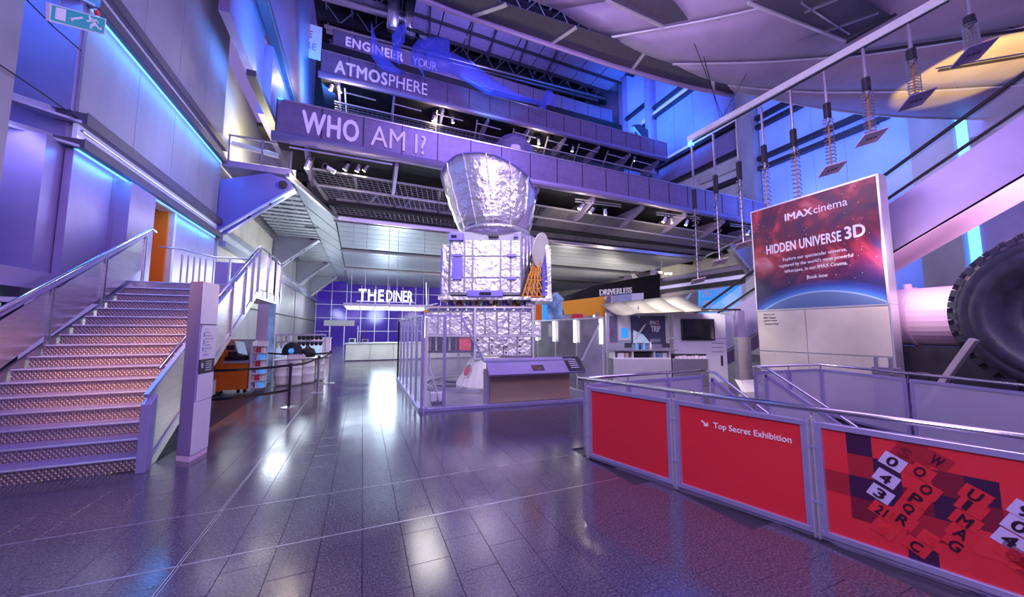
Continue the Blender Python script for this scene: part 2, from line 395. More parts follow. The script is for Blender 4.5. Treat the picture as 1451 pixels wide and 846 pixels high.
# ================================================================ LEFT WALL
XW = -5.3
wl = struct(thing('wall_left', None, None, (XW, 9.4, 0)))
def wall_panels(x, y0, y1, z0, z1, n, parent, m, t=.12, rows=1, nm='panel', side=-1):
    w_ = (y1-y0)/n; h_ = (z1-z0)/rows
    for i in range(n):
        for r in range(rows):
            b = MB(); b.box(x+side*t if side < 0 else x, x if side < 0 else x+t, y0+i*w_+.008, y0+(i+1)*w_-.008, z0+r*h_+.008, z0+(r+1)*h_-.008)
            b.build(nm, m, parent)
wall_panels(XW, 9.4, 16.6, 8.95, 17.0, 4, wl, M['concrete'])
wall_panels(XW, 9.4, 16.6, 6.05, 8.25, 4, wl, M['concrete'])
mb = MB(); mb.box(XW-1.6, XW-.14, 9.4, 16.5, 5.35, 17.0); mb.box(XW-1.6, XW-.14, 9.0, 11.7, 2.5, 5.35); mb.box(XW-1.6, XW-.14, 13.5, 16.5, 2.5, 5.35); mb.build('backing', M['lilac'], wl)
wall_panels(XW, 9.4, 11.8, 2.75, 5.3, 2, wl, M['lilac'])
wall_panels(XW, 13.55, 16.6, 2.75, 5.3, 2, wl, M['lilac'])
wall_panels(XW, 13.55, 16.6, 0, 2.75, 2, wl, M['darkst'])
mb = MB(); mb.box(XW-.1, XW+.25, 10.75, 11.8, 2.7, 5.2); mb.build('pier', M['lilac'], wl)
# two light troughs running along the wall, each a pair of dark channels with a lit slot between
for z0, z1 in ((8.28, 8.95), (5.32, 6.02)):
    h = z1-z0
    for a, b_ in ((z0, z0+.24*h), (z1-.30*h, z1)):
        t = MB(); t.box(XW-.3, XW+.16, 9.35, 16.62, a, b_); t.box(XW+.162, XW+.175, 9.34, 16.63, a-.01, b_+.02)
        tr = t.build('trough', M['troughm'], wl)
        f = MB(); f.prism([(XW-.3, 9.35, a), (XW-.3, 9.35, b_), (XW-1.0, 8.5, (a+b_)/2)], (.02, 0, .03)); f.hexa([Vector((XW+.1,9.35,a)),Vector((XW-.3,9.35,a)),Vector((XW-1.0,8.6,a+.04))],[Vector((XW+.1,9.35,a+.05)),Vector((XW-.3,9.35,a+.05)),Vector((XW-1.0,8.6,a+.08))])
        f.build('louvre_blade', M['bracket'], wl)
    t = MB(); t.box(XW-.05, XW+.02, 9.4, 16.6, z0+.24*h, z1-.3*h); t.build('light_channel', M['vstrip'], wl)
    t = MB(); t.box(XW-.03, XW+.03, 9.45, 16.55, z0-.03, z0-.005); t.build('light_strip', M['bstrip'], wl)
    t = MB(); t.tube((XW+.08, 9.4, (z0+z1)/2), (XW+.08, 16.6, (z0+z1)/2), .03, n=8); t.build('conduit', M['bright'], wl)
# near block, left of the blue-washed recess
mb = MB(); mb.box(XW-1.4, XW, -2, 8.05, 2.75, 17); mb.build('near_pier', M['concrete'], wl)
mb = MB(); mb.box(XW-1.6, XW-1.4, 8.0, 9.5, 2.75, 17); mb.build('recess_back', M['lilac'], wl)
mb = MB(); mb.box(XW-1.3, XW-.05, 9.3, 9.42, 6.02, 17); mb.build('recess_reveal', M['lilac'], wl)
lamp('AREA', (XW-.55, 8.7, 9.6), (XW-1.4, 9.3, 7.2), 150, (0.05, 0.30, 1.0), .8, 2)
lamp('AREA', (XW-.5, 8.3, 5.2), (XW-1.4, 9.3, 3.6), 18, (0.35, 0.35, 1.0), .6, 1)
for z0 in (8.26, 5.30):      # the slots' own light on the panels beneath
    l = lamp('AREA', (XW+.20, 13, z0-.06), None, 42, (0.04, 0.34, 1.0), .08); l.data.shape = 'RECTANGLE'; l.data.size = .08; l.data.size_y = 7.0
    l.rotation_euler = (0, math.radians(14), 0)
lamp('AREA', (-2.6, 12.5, 6.4), (XW, 13.0, 7.2), 120, (0.20, 0.26, 1.0), 1.2, 4)
# soffit and pale counter room below the wall's lower edge
mb = MB(); mb.box(XW-1.6, XW+.3, 2, 10.6, 2.45, 2.75); mb.build('soffit_edge', M['lilac'], wl)
mb = MB(); mb.box(XW-3.4, XW-3.2, 0, 14, 0, 2.5); mb.build('room_back', M['navy'], wl)
mb = MB(); mb.box(XW-3.2, XW-2.4, 2, 12, 1.75, 2.10); mb.box(XW-3.2, XW-2.35, 2, 12, 2.14, 2.4); mb.build('lit_counter', M['ltblue'], wl)
# doorway on the landing
d1 = struct(thing('door_1', None, None, (XW, 12.6, 2.89)))
mb = MB(); mb.box(XW-.9, XW-.75, 11.8, 13.6, 2.89, 5.35); mb.build('door_leaf', M['dorange'], d1)
for y in (11.82, 12.72):
    mb = MB(); mb.box(XW-.76, XW-.70, y, y+.86, 2.95, 4.55); mb.build('door_panel', M['dorange'], d1)
mb = MB(); mb.box(XW-.76, XW-.70, 11.82, 13.58, 4.62, 5.3); mb.build('transom', M['orange'], d1)
mb = MB(); mb.box(XW-.9, XW+.02, 13.42, 13.55, 2.89, 5.35); mb.box(XW-.3, XW+.03, 11.75, 13.6, 5.25, 5.4); mb.build('door_frame', M['warm_conc'], d1)
mb = MB(); mb.box(XW-.75, XW-.1, 13.34, 13.42, 2.89, 5.25); mb.build('reveal', M['orange'], d1)
# cable and hanger
tag(MB().path([S(0,92,'x',-5.25), S(60,132,'x',-5.25), S(110,168,'x',-5.25)], .012, 5).build('cable', M['black']), 'thin dark cable slanting along the blue-lit wall recess at left', 'cable')
tag(MB().path([S(38,0,'x',-5.2), S(76,38,'x',-5.2), S(115,72,'x',-5.2)], .012, 5).build('cable', M['black']), 'thin dark cable running just below the green exit sign', 'cable')
# wall beyond the gallery: three bays with cantilever brackets
XB = -5.3
for i, (y0, y1) in enumerate(((16.9, 25.6), (26.0, 34.2), (34.6, 47.8))):
    wall_panels(XB, y0, y1, 2.9, 7.4, 3, wl, M['warm_conc'] if i == 0 else M['concrete'])
    if i: wall_panels(XB, y0, y1, 0, 2.8, 3, wl, M['concrete'])
mb = MB(); mb.box(XB-.5, XB-.15, 16.9, 48, 0, 8.3); mb.build('backing', M['concrete'], wl)
for y0, y1 in ((17, 25.6), (26.0, 34.2), (34.6, 47.5)):
    for z in (5.05, 5.55):
        mb = MB(); mb.box(XB-.05, XB+.22, y0, y1, z, z+.22); mb.build('trough', M['bracket'], wl)
    mb = MB(); mb.box(XB-.1, XB+.12, y0, y1, 5.27, 5.55); mb.build('light_channel', M['bright'], wl)
def bracket(y, parent, m, sgn=1, xw=XW, z=0.0, tipx=2.45):
    b = MB(); t = .22
    pts = [(xw, y, 5.35+z), (xw+sgn*.35, y, 5.55+z), (xw+sgn*tipx, y, 7.55+z), (xw+sgn*(tipx-.1), y, 7.95+z), (xw+sgn*(tipx-.9), y, 8.15+z), (xw, y, 7.6+z)]
    b.prism(pts, (0, t, 0)); o = b.build('bracket', m, parent, bevel=.01)
    b = MB(); b.bar((xw+sgn*.05, y+t/2, 5.45+z), (xw+sgn*(tipx+.05), y+t/2, 7.62+z), .52, .07); fo = b.build('flange', M['bright'], o)
    b = MB(); b.disc((xw+sgn*(tipx-.35), y-.05, 7.72+z), (0,-1,0), .16, .04); b.disc((xw+sgn*(tipx-.35), y-.09, 7.72+z), (0,-1,0), .07, .03)
    for f_ in (.38, .66): b.disc((xw+sgn*(.05+tipx*f_), y-.02, 5.45+2.17*f_+z-.0), (0,-1,-.9), .07, .05)
    b.build('pin', M['darkst'], o)
for k, y in enumerate((16.65, 25.7, 34.3, 43.4)):
    bracket(y, wl, M['violetb'] if k == 0 else M['bracket'])
# slatted gallery soffit between brackets
mb = MB()
for k in range(46):
    y = 17.1 + k*.66
    if any(abs(y-b_) < .3 for b_ in (25.8, 34.4, 43.5)): continue
    mb.box(XB+.3, -2.75, y, y+.36, 7.62, 7.68)
mb.build('soffit_slats', M['slat'], wl, kind='stuff')
for x in (-4.6, -3.9, -3.2):
    mb = MB(); mb.tube((x, 17, 7.72), (x, 47, 7.72), .05, n=8); mb.build('soffit_rail', M['bright'], wl)
for x in (-4.3, -3.5):
    mb = MB(); mb.tube((x, 17, 7.85), (x, 47, 7.85), .14, n=10); mb.build('duct', M['steel'], wl)
# upper blue bands and the cream room over the gallery
mb = MB(); mb.box(-5.3, -2.95, 16.7, 47.5, 8.2, 8.45); mb.build('gallery_slab', M['lilac'], wl)
mb = MB(); mb.box(-6.0, -5.7, 16.9, 30, 8.45, 13.2); mb.build('upper_wall', M['cream'], wl)
mb = MB(); mb.box(-5.7, -3.6, 21.5, 21.7, 8.45, 10.4); mb.build('upper_partition', M['cream'], wl)
mb = MB(); mb.tube((-5.6, 18.6, 10.0), (-3.8, 18.6, 9.75), .12, n=10); mb.build('duct', M['bright'], wl)
for x in (-5.2, -4.1, -3.05):
    mb = MB(); mb.box(x-.03, x+.03, 17.0, 17.06, 8.45, 9.6); mb.build('rail_post', M['lilac'], wl)
mb = MB(); mb.box(-5.25, -3.0, 17.0, 17.07, 9.6, 9.67); mb.build('top_rail', M['rail'], wl)
for x in (-5.15, -4.05):
    mb = MB(); mb.box(x, x+.98, 17.02, 17.04, 8.5, 9.55); mb.build('pane', M['glass'], wl)
for x, c, z0, z1 in ((-4.45, 'lilac', 12.3, 30),):
    mb = MB(); mb.box(x-.3, x, 13.7, 17.8, z0, z1); mb.build('upper_band', M[c], wl)
mb = MB(); mb.box(-4.6, -4.15, 18, 45, 11.3, 14.6); mb.build('upper_band', M['lilac'], wl)
mb = MB(); mb.box(-4.6, -4.15, 16, 45, 15.2, 26); mb.build('upper_band', M['lilac'], wl)
for z, x in ((14.7, -4.05), (15.1, -4.05), (11.2, -4.05)):
    mb = MB(); mb.box(x-.2, x+.1, 15, 45, z-.12, z+.12); mb.build('trough', M['troughm'], wl)
mb = MB(); mb.box(-4.2, -4.0, 16, 45, 14.82, 14.98); mb.build('light_strip', M['bstrip'], wl)
for y, z in ((15.5, 12.5), (20, 12.8), (25, 18)):
    lamp('AREA', (-2.6, y, z), (-4.4, y+1.5, z+1.2), 260 if y < 16 else 420, (0.05, 0.28, 1.0), 1.5, 3)
lamp('POINT', (-4.4, 19.3, 10.2), None, 150, (1.0, .95, .6), .3)
# ================================================================ BACK WALL: tall night glazing
wb = struct(thing('wall_back', None, None, (0, 48, 0)))
for i in range(12):
    for j in range(5):
        x = -5.2 + i*1.65; z = .05 + j*1.62
        if j == 0 and i in (1, 2): continue
        b = MB(); b.box(x+.04, x+1.61, 48, 48.05, z+.03, z+1.59); b.build('pane', M['nglass'], wb)
for i in range(13):
    x = -5.2 + i*1.65; mb = MB(); mb.box(x-.035, x+.035, 47.9, 48.1, 0, 8.2); mb.build('mullion', M['bright'], wb)
for j in range(6):
    z = .03+j*1.62; mb = MB(); mb.box(-5.3, 15, 47.88, 48.05, z-.03, z+.03); mb.build('transom', M['bright'], wb)
mb = MB(); mb.box(-6, 30, 48.3, 48.6, 0, 34); mb.build('outer_wall', M['navy'], wb)
mb = MB(); mb.box(14.6, 27, 47.6, 47.9, 0, 8); mb.build('dark_partition', M['darkst'], wb)
d2 = struct(thing('door_2', None, None, (-2.7, 47.8, 0)))
mb = MB(); mb.box(-4.2, -.9, 47.0, 47.8, 2.3, 2.95); mb.build('door_header', M['white'], d2)
for x in (-3.45, -1.95):
    mb = MB(); mb.box(x, x+1.4, 47.5, 47.55, 0, 2.3); mb.build('door_leaf', M['nglass'], d2)
for x in (-3.6, -2.02, -.5):
    mb = MB(); mb.box(x-.05, x+.05, 47.4, 47.6, 0, 2.3); mb.build('door_frame', M['bright'], d2)
# ================================================================ RIGHT WALL
XR = 27.0
wr = struct(thing('wall_right', None, None, (XR, 12, 0)))
def rpan(y0, y1, z0, z1, n, m, x=XR, nm='panel'):
    w_ = (y1-y0)/n
    for i in range(n):
        b = MB(); b.box(x, x+.2, y0+i*w_+.01, y0+(i+1)*w_-.01, z0, z1); b.build(nm, m, wr)
rpan(17.6, 30, 0, 5.3, 6, M['concrete']); rpan(17.6, 34, 6.9, 13.4, 8, M['warm_conc'])
rpan(17.6, 26, 16.1, 17.9, 4, M['lilac']); rpan(17.6, 26, 18.6, 30, 4, M['lilac'])
rpan(17.6, 21.5, 14.6, 15.3, 2, M['warm_conc'])
mb = MB(); mb.box(XR+.3, XR+.5, -4, 48, 0, 36); mb.build('backing', M['lilac'], wr)
mb = MB(); mb.box(XR+.25, XR+.3, 17.5, 26, 13.4, 16); mb.build('lit_room', M['cream'], wr)
for y0, y1, zz in ((17.5, 30, 5.4), (17.5, 30, 6.1), (17.5, 26.3, 13.5), (17.5, 26.3, 15.7), (17.5, 26.3, 18.0), (17.5, 26.3, 23.4), (17.5, 26.3, 24.4)):
    mb = MB(); mb.box(XR-.3, XR+.1, y0, y1, zz, zz+.32); mb.build('trough', M['darkst'], wr)
for zz in (5.75, 18.35, 23.85):
    mb = MB(); mb.box(XR-.15, XR+.1, 17.5, 28, zz, zz+.3); mb.build('light_channel', M['vstrip'], wr)
for y0, y1 in ((16.4, 17.5), (26.3, 27.0), (7.0, 8.4), (30.3, 31)):
    mb = MB(); mb.box(XR-.6, XR+.3, y0, y1, 0, 34); mb.build('column', M['concrete'] if y0 < 20 else M['lilac'], wr)
# blue bays
rpan(9.7, 16.3, 6, 30, 4, M['cyanw'], XR+.1); rpan(27.1, 31, 20.5, 31, 2, M['cyanw'], XR+.1)
rpan(-3, 6.9, 0, 30, 5, M['lilac'], XR)
mb = MB(); mb.box(XR-.1, XR+.1, 8.4, 9.65, 0, 30); mb.build('bay_strip', M['cyanw'], wr)
mb = MB(); mb.box(XR-.1, XR+.1, 6.6, 6.95, 0, 30); mb.build('bay_strip', M['bstrip'], wr)
for z in (13.6, 14.35, 16.8, 17.5):
    y1 = 16.3; y0 = 9.2 if z < 15 else 13.2
    mb = MB(); mb.box(XR-.35, XR+.05, y0, y1, z, z+.28); mb.build('trough', M['darkst'], wr)
for z in (23.2, 25.5):
    mb = MB(); mb.box(XR-.35, XR+.05, 27, 30.5, z, z+.3); mb.build('trough', M['darkst'], wr)
mb = MB()
for z in (9.6, 10.6): mb.box(XR-.35, XR+.05, -2, 6.5, z, z+.4)
mb.build('trough', M['darkst'], wr)
lamp('AREA', (24.5, 13, 8.5), (27, 13, 14), 220, (0.18, 0.30, 1.0), 3, 3)
# right hand bracket where the gallery meets the wall
for y in (17.0, 27.5):
    bracket(y, wr, M['bracket'], -1, XR, 0, 2.6)
bracket(26.6, wr, M['darkst'], -1, XR, 14.5, 2.6)
# ================================================================ GROUND FLOOR CEILING (under the first gallery)
ce = struct(thing('ceiling', None, None, (12, 30, 7.5)))
def edge_l(y): return -1.45 - (y-19.8)*.012
for a, b_, z in ((20.2, 26.9, 7.5), (27.5, 34.6, 7.44), (35.2, 47.6, 7.38)):
    y = a; n = int(round((b_-a)/1.15)); h = (b_-a)/n
    for k in range(n):
        y = a+k*h; mb = MB(); mb.box(edge_l(y), 25.2 if y < 30 else 26.8, y+.03, y+h-.03, z, z+.08); mb.build('ceiling_plank', M['slat'], ce)
    mb = MB(); mb.box(edge_l(a), 26.5, a-.5, a-.1, z+.15, z+.4); mb.build('dark_gap', M['black'], ce)
    mb = MB(); mb.box(edge_l(a)-.1, 25.2, a-.12, a+.0, z-.12, z+.1); mb.build('edge_trim', M['steel'], ce)
for k in range(10):   # slanted boards between the bracket tips and the ceiling
    t0, t1 = k/10, (k+1)/10
    def LL(t): return Vector((-2.72, 15.5+t*31, 7.62))
    def RR(t): return Vector((edge_l(19.9+t*27.5)-.06, 19.9+t*27.5, 7.5))
    mb = MB(); mb.slab(LL(t0+.004), RR(t0+.004), RR(t1-.004), LL(t1-.004), .06); mb.build('side_board', M['slat'], ce)
mb = MB(); mb.bar((-2.8, 15.2, 7.62), (-1.4, 19.9, 7.5), .14, .16); mb.bar((-1.4, 19.9, 7.5), (25.2, 19.9, 7.5), .14, .16); mb.build('edge_trim', M['steel'], ce)
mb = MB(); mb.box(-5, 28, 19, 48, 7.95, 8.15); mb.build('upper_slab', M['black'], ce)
# ================================================================ GALLERIES (three parapets above one another, each further back)
def gallery(name, label, Y, x0, x1, zp, hp, pw, word, wordx, wordw, wordh, nb, lower=True):
    g = thing(name, label, 'balcony', (x0, Y, zp))
    n = int(round((x1-x0)/pw)); pw = (x1-x0)/n
    first = None
    for i in range(n):
        if first is None:
            b = MB(); b.box(.03, pw-.03, -.02, .02, .25, hp)
            for z in (.25, hp): b.box(.02, pw-.02, -.035, .035, z-.02, z+.02)
            for x in (.03, pw-.03): b.box(x-.015, x+.015, -.03, .03, .25, hp)
            first = b.build('parapet_panel', M['perf'], g); first.matrix_parent_inverse = Matrix(); first.location = (0, 0, 0)
        else:
            o = bpy.data.objects.new('parapet_panel', first.data); col.objects.link(o); o.parent = g; o.location = (i*pw, 0, 0)
    b = MB()
    for i in range(n+1): b.box(x0+i*pw-.02, x0+i*pw+.02, Y-.05, Y+.06, zp-.15, zp+hp+.02)
    b.build('parapet_posts', M['darkst'], g, kind='stuff')
    MB().tube((x0-.1, Y-.05, zp), (x1, Y-.05, zp), .20, n=14).build('edge_pipe', M['lilac'], g, smooth=True)
    MB().box(x0, x1, Y-.04, Y+.04, zp+hp, zp+hp+.06).build('top_rail', M['steel'], g)
    MB().box(x0, x1, Y+.05, Y+3.0, zp-.05, zp+.1).build('deck_slab', M['black'], g)
    for k in range(nb):
        x = x0 + 1.0 + k*(x1-x0-2)/(nb-1)
        b = MB(); b.prism([(x, Y+.1, zp-.1), (x, Y+.1, zp-.35), (x, Y+1.6, zp-.95), (x, Y+2.4, zp-.95), (x, Y+2.4, zp-.1)], (.14, 0, 0))
        b.build('hanger', M['lilac'], g)
    if word:
        t = text(word[0], M['letter'], g, (wordx, Y-.07, zp+.36), (1,0,0), (0,0,1), h=wordh, wid=wordw[0], bold=.028, spacing=1.08, label='pale lilac bold letters')
        if len(word) > 1:
            text(word[1], M['letter'], g, (wordx+wordw[0]+wordw[2], Y-.07, zp+.36), (1,0,0), (0,0,1), h=wordh, wid=wordw[1], bold=-.004, label='pale lilac thin letters')
    return g
g1 = gallery('lower_gallery', 'lowest gallery parapet of purple panels carrying the words WHO AM I?', 16, -3.45, 26.95, 9.42, 1.55, 1.58, ('WHO', 'AM I?'), -2.55, (2.1, 2.35, .5), .92, 9)
g2 = gallery('middle_gallery', 'middle gallery parapet of purple panels carrying the word ATMOSPHERE', 24, -3.0, 26.0, 17.8, 1.65, 1.6, ('ATMOS', 'PHERE'), -2.2, (3.15, 2.55, .12), .85, 9)
g3 = gallery('upper_gallery', 'highest and furthest gallery parapet lettered ENGINEER YOUR FUTURE behind blue ribbons', 31, -3.1, 25.5, 25.2, 1.5, 1.7, ('ENGINEER', 'YOUR'), -2.1, (4.6, 2.2, .8), .8, 8)
# pale end board beside the middle gallery
pb = thing('end_board', 'small pale board with red lettering at the left end of the middle gallery', 'sign', (-4.0, 27, 21))
MB().box(-5.6, -3.4, 27, 27.1, 20.9, 23.4).build('board', M['cream'], pb)
text('BE', M['redt'], pb, (-4.9, 26.98, 22.5), (1,0,-.15), (.1,0,1), h=.5, wid=.9)
text('HERE', M['bracket'], pb, (-5.2, 26.98, 21.7), (1,0,-.15), (.1,0,1), h=.5, wid=1.5)
# mesh soffit of the lowest gallery: inclined wire field with bars, struts and slats behind it
A1, A2, B1, B2 = Vector((-2.6,17.6,9.0)), Vector((26.4,17.6,8.75)), Vector((-1.35,19.9,7.62)), Vector((25.1,19.9,7.62))
sf = thing('mesh_soffit', 'sloping wire mesh soffit hung under the lowest gallery parapet', 'soffit', A1)
mb = MB()
for k in range(110):
    t = k/109; p = A1.lerp(A2, t); q = B1.lerp(B2, t); mb.bar(p, q, .018, .018)
for k in range(22):
    t = k/21; p = A1.lerp(B1, t); q = A2.lerp(B2, t); mb.bar(p, q, .018, .018)
mb.build('wire_field', M['mesh'], sf, kind='stuff')
for t in (0, .33, .66, 1):
    MB().bar(A1.lerp(B1, t), A2.lerp(B2, t), .09, .07).build('mesh_bar', M['bright'], sf)
MB().bar(A1, B1, .12).build('mesh_bar', M['bright'], sf); MB().bar(A2, B2, .12).build('mesh_bar', M['bright'], sf)
C1, C2 = A1.lerp(A2, .42)+Vector((0,.02,.03)), A1.lerp(A2, 1)+Vector((0,.02,.03)); D1, D2 = B1.lerp(B2, .40)+Vector((0,.02,.03)), B1.lerp(B2, 1)+Vector((0,.02,.03))
n = 9
for k in range(n):
    a, b_ = k/n, (k+1)/n
    MB().slab(C1.lerp(C2,a+.002), C1.lerp(C2,b_-.002), D1.lerp(D2,b_-.002), D1.lerp(D2,a+.002), .02).build('closed_panel', M['mesh'], sf)
tr = thing('soffit_truss', 'steel struts and slats seen through the mesh soffit', 'truss', (2, 19, 8.5))
for x in (-.6, 1.2, 3.6, 6.2, 8.8, 11.2):
    b = MB(); b.bar((x, 18.6, 9.3), (x+.3, 20.6, 8.0), .12); b.bar((x+.2, 20.5, 8.0), (x+1.2, 20.0, 9.2), .10); b.bar((x+.2, 20.5, 8.0), (x-.9, 20.0, 9.2), .10); b.build('strut', M['steel'], tr)
for k in range(7):
    z = 8.05+k*.12; y = 21+.1*k
    MB().box(-1.4, 11.5, y, y+.10, z, z+.05).build('slat', M['slat'], tr)
for z, y in ((9.0, 19.5), (8.6, 20.2)):
    MB().tube((-1.5, y, z), (12.5, y, z), .09, n=8).build('pipe', M['bright'], tr)
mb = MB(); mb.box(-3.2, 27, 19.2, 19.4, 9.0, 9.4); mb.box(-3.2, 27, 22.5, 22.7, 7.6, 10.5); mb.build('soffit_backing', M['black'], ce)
# middle gallery's underside
sf2 = thing('mesh_soffit', 'greenish wire mesh soffit behind the words of the lowest gallery', 'soffit', (-2, 25, 16))
for k in range(6):
    y = 24.6+k*.9; z = 16.6-k*.25
    MB().bar((-2.2+.25*k, y, z), (25.2, y, z), .10, .07).build('mesh_bar', M['bright'], sf2)
mb = MB()
for k in range(90): x = -2+k*.3; mb.bar((x, 24.6, 16.6), (x+.3, 29.1, 15.35), .03, .02)
for k in range(24): t = k/23; mb.bar((-2.2, 24.6+4.5*t, 16.62-1.25*t), (25.4, 24.6+4.5*t, 16.62-1.25*t), .03, .02)
mb.build('wire_field', M['mesh'], sf2, kind='stuff')
tr2 = thing('soffit_truss', 'steel struts hanging under the middle gallery above the lamps', 'truss', (4, 25, 16.5))
for k in range(9):
    x = -1.6+k*3.0
    MB().bar((x, 24.3, 17.2), (x+1.9, 24.3, 17.15), .06).build('strut', M['bright'], tr2)
    MB().bar((x, 24.3, 17.5), (x+.1, 25.4, 16.4), .09).build('strut', M['bright'], tr2)
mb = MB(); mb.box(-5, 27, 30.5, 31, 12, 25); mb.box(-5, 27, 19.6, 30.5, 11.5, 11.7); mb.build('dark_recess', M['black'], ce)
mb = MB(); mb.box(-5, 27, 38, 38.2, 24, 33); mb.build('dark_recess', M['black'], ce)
# track lights
def spot_proto():
    s = thing('spotlight', 'x', 'spotlight', (0,0,0), world=False, group=None)
    b = MB(); b.tube((0,0,0),(0,0,-.34), .10, .11, 12); b.build('lamp_body', M['steel'], s)
    MB().tube((0,0,-.341),(0,0,-.35), .085, n=12).build('lens', M['wglow'], s)
    b = MB(); b.box(-.13,-.10,-.02,.02,-.2,.16); b.box(.10,.13,-.02,.02,-.2,.16); b.box(-.13,.13,-.02,.02,.14,.17); b.build('yoke', M['darkst'], s)
    return s
sp0 = spot_proto()
spots = [  # pixel of the lamp, depth plane, tilt, label
 (439,228,15.9,.35,'large steel spotlight hanging nearest the left end under WHO AM I?'),
 (463,237,16.4,-1.2,'fat grey spotlight lying level beside the mesh under WHO AM I?'),
 (494,232,17.2,.5,'leftmost of three small lamps clustered under the word WHO'),
 (509,233,17.2,.3,'middle one of three small lamps clustered under the word WHO'),
 (522,234,17.2,.6,'rightmost of three small lamps clustered under the word WHO'),
 (826,290,16.4,.7,'first lamp right of the spacecraft under the lowest gallery, tilted left'),
 (841,295,16.4,.6,'second lamp right of the spacecraft under the lowest gallery'),
 (857,296,16.4,-.3,'third lamp right of the spacecraft, turned away to the right'),
 (943,308,16.4,.4,'left lamp of the bright pair midway along the lowest gallery'),
 (951,309,16.4,-.4,'right lamp of the bright pair midway along the lowest gallery'),
 (974,312,16.4,.2,'purple-lit lamp just left of the first hanging rod'),
 (1061,326,16.4,.2,'small lamp under the gallery just left of the poster sign top'),
 (471,120,24.5,.3,'white starry lamp at the left end under ATMOSPHERE'),
 (480,122,24.5,-.3,'warm starry lamp beside the white one at the left end under ATMOSPHERE'),
 (616,164,24.5,.2,'white starry lamp under the end of the word ATMOSPHERE'),
 (641,166,24.5,-.2,'warm starry lamp right of the end of the word ATMOSPHERE'),
 (751,194,24.5,.3,'warm lamp directly over the glass sphere'),
 (763,197,24.5,-.2,'white starry lamp right of the glass sphere'),
 (812,208,24.5,.1,'faint small lamp midway under the middle gallery'),
 (899,222,24.5,0,'single starry lamp near the right end of the middle gallery')]
for i, (px, py, Y, tilt, lab) in enumerate(spots):
    p = S(px, py, 'y', Y); s = sp0 if i == 0 else dup(sp0, p, label=lab)
    s.location = p; s['label'] = lab; s['group'] = 'track spotlights under the galleries'
    s.rotation_euler = (0.25, tilt, 0); k = 1.0 if Y < 20 else 1.15; s.scale = (k, k, k)
    if i in (0, 5, 9, 12, 14, 17): lamp('POINT', p+Vector((0,-.1,-.6)), None, 60 if Y < 20 else 110, (1,.85,.6), .1)
lt = thing('light_track', 'pale lilac twin light track under the words WHO AM I?', 'track', S(410,203,'y',15.95))
for dz in (0, .16):
    MB().bar(S(410,203,'y',15.95)-Vector((0,0,dz)), S(556,228,'y',15.95)-Vector((0,0,dz)), .05).build('rail', M['lilac'], lt)
for (xa, ya, xb, yb, lab) in ((815,282,880,290,'short light track right of the spacecraft'), (930,301,992,308,'short light track midway along the lowest gallery'), (1035,317,1066,321,'short light track beside the poster sign')):
    t_ = thing('light_track', lab, 'track', S(xa,ya,'y',16.4))
    for dz in (0, .14): MB().bar(S(xa,ya,'y',16.4)-Vector((0,0,dz)), S(xb,yb,'y',16.4)-Vector((0,0,dz)), .05).build('rail', M['bright'], t_)
# glass sphere behind the lowest parapet
sph = thing('glass_sphere', 'smoky glass sphere rising behind the lowest gallery parapet above the spacecraft', 'sphere', (7.1, 17.2, 10.3))
c = S(727, 221, 'y', 17.2)
mb = MB(); mb.lathe([(max(.001,1.13*math.sin(PI*i/18)), 1.13*math.cos(PI*i/18)) for i in range(19)], c, n=32)
mb.build('globe', mat('smoky_globe', (.25,.22,.40), .12, .4, alpha=.72), sph, smooth=True)
MB().disc(c-Vector((0,0,1.25)), (0,0,1), .35, .2).build('foot', M['darkst'], sph)
# ================================================================ BLUE RIBBON SCULPTURE on the middle gallery
def ribbon(pts_top, pts_bot, Y, bulge, lab):
    a = [S(x, y, 'y', Y+bulge*math.sin(PI*i/(len(pts_top)-1))) for i, (x, y) in enumerate(pts_top)]
    b = [S(x, y, 'y', Y+bulge*math.sin(PI*i/(len(pts_bot)-1))) for i, (x, y) in enumerate(pts_bot)]
    mid = [p.lerp(q, .5)+Vector((0,-.35,0)) for p, q in zip(a, b)]
    return tag(MB().grid([a, mid, b], .03, (0,1,0)).build('film_ribbon', M['film'], None, smooth=True), lab, 'sculpture', 'curling blue film ribbons over the middle gallery')
ribbon([(526,35),(535,62),(548,82),(563,97),(574,106)], [(526,35),(526,80),(540,98),(556,104),(574,106)], 22.5, .6, 'pointed leftmost blue film ribbon dropping in front of ENGINEER')
ribbon([(575,31),(562,38),(555,50),(556,66),(568,62)], [(573,60),(566,68),(558,74),(555,84),(567,92)], 22.5, .5, 'short folded blue film ribbon hiding the end of ENGINEER')
ribbon([(636,54),(612,52),(592,56),(584,66),(582,90)], [(636,84),(615,78),(602,84),(600,100),(602,112)], 22.5, .8, 'curled translucent blue ribbon between the fold and the long sweep')
ribbon([(602,66),(640,74),(670,88),(700,112),(735,134),(770,146)], [(604,100),(640,104),(664,118),(690,134),(730,142),(770,150)], 22.5, .8, 'long bright blue ribbon sweeping down to the right over the parapet')
ribbon([(773,127),(772,135),(770,142),(771,150)], [(786,138),(785,146),(787,152),(786,153)], 22.5, .2, 'small blue flag-like ribbon left of the pointed one')
ribbon([(774,131),(768,141),(764,148),(762,155)], [(774,131),(774,142),(774,152),(774,158)], 22.8, .2, 'small pointed blue ribbon at the right end of the sweep')
lamp('SPOT', S(693,150,'y',20.5), S(700,120,'y',23.5), 600, (0.05,0.35,1.0), .2, angle=70)
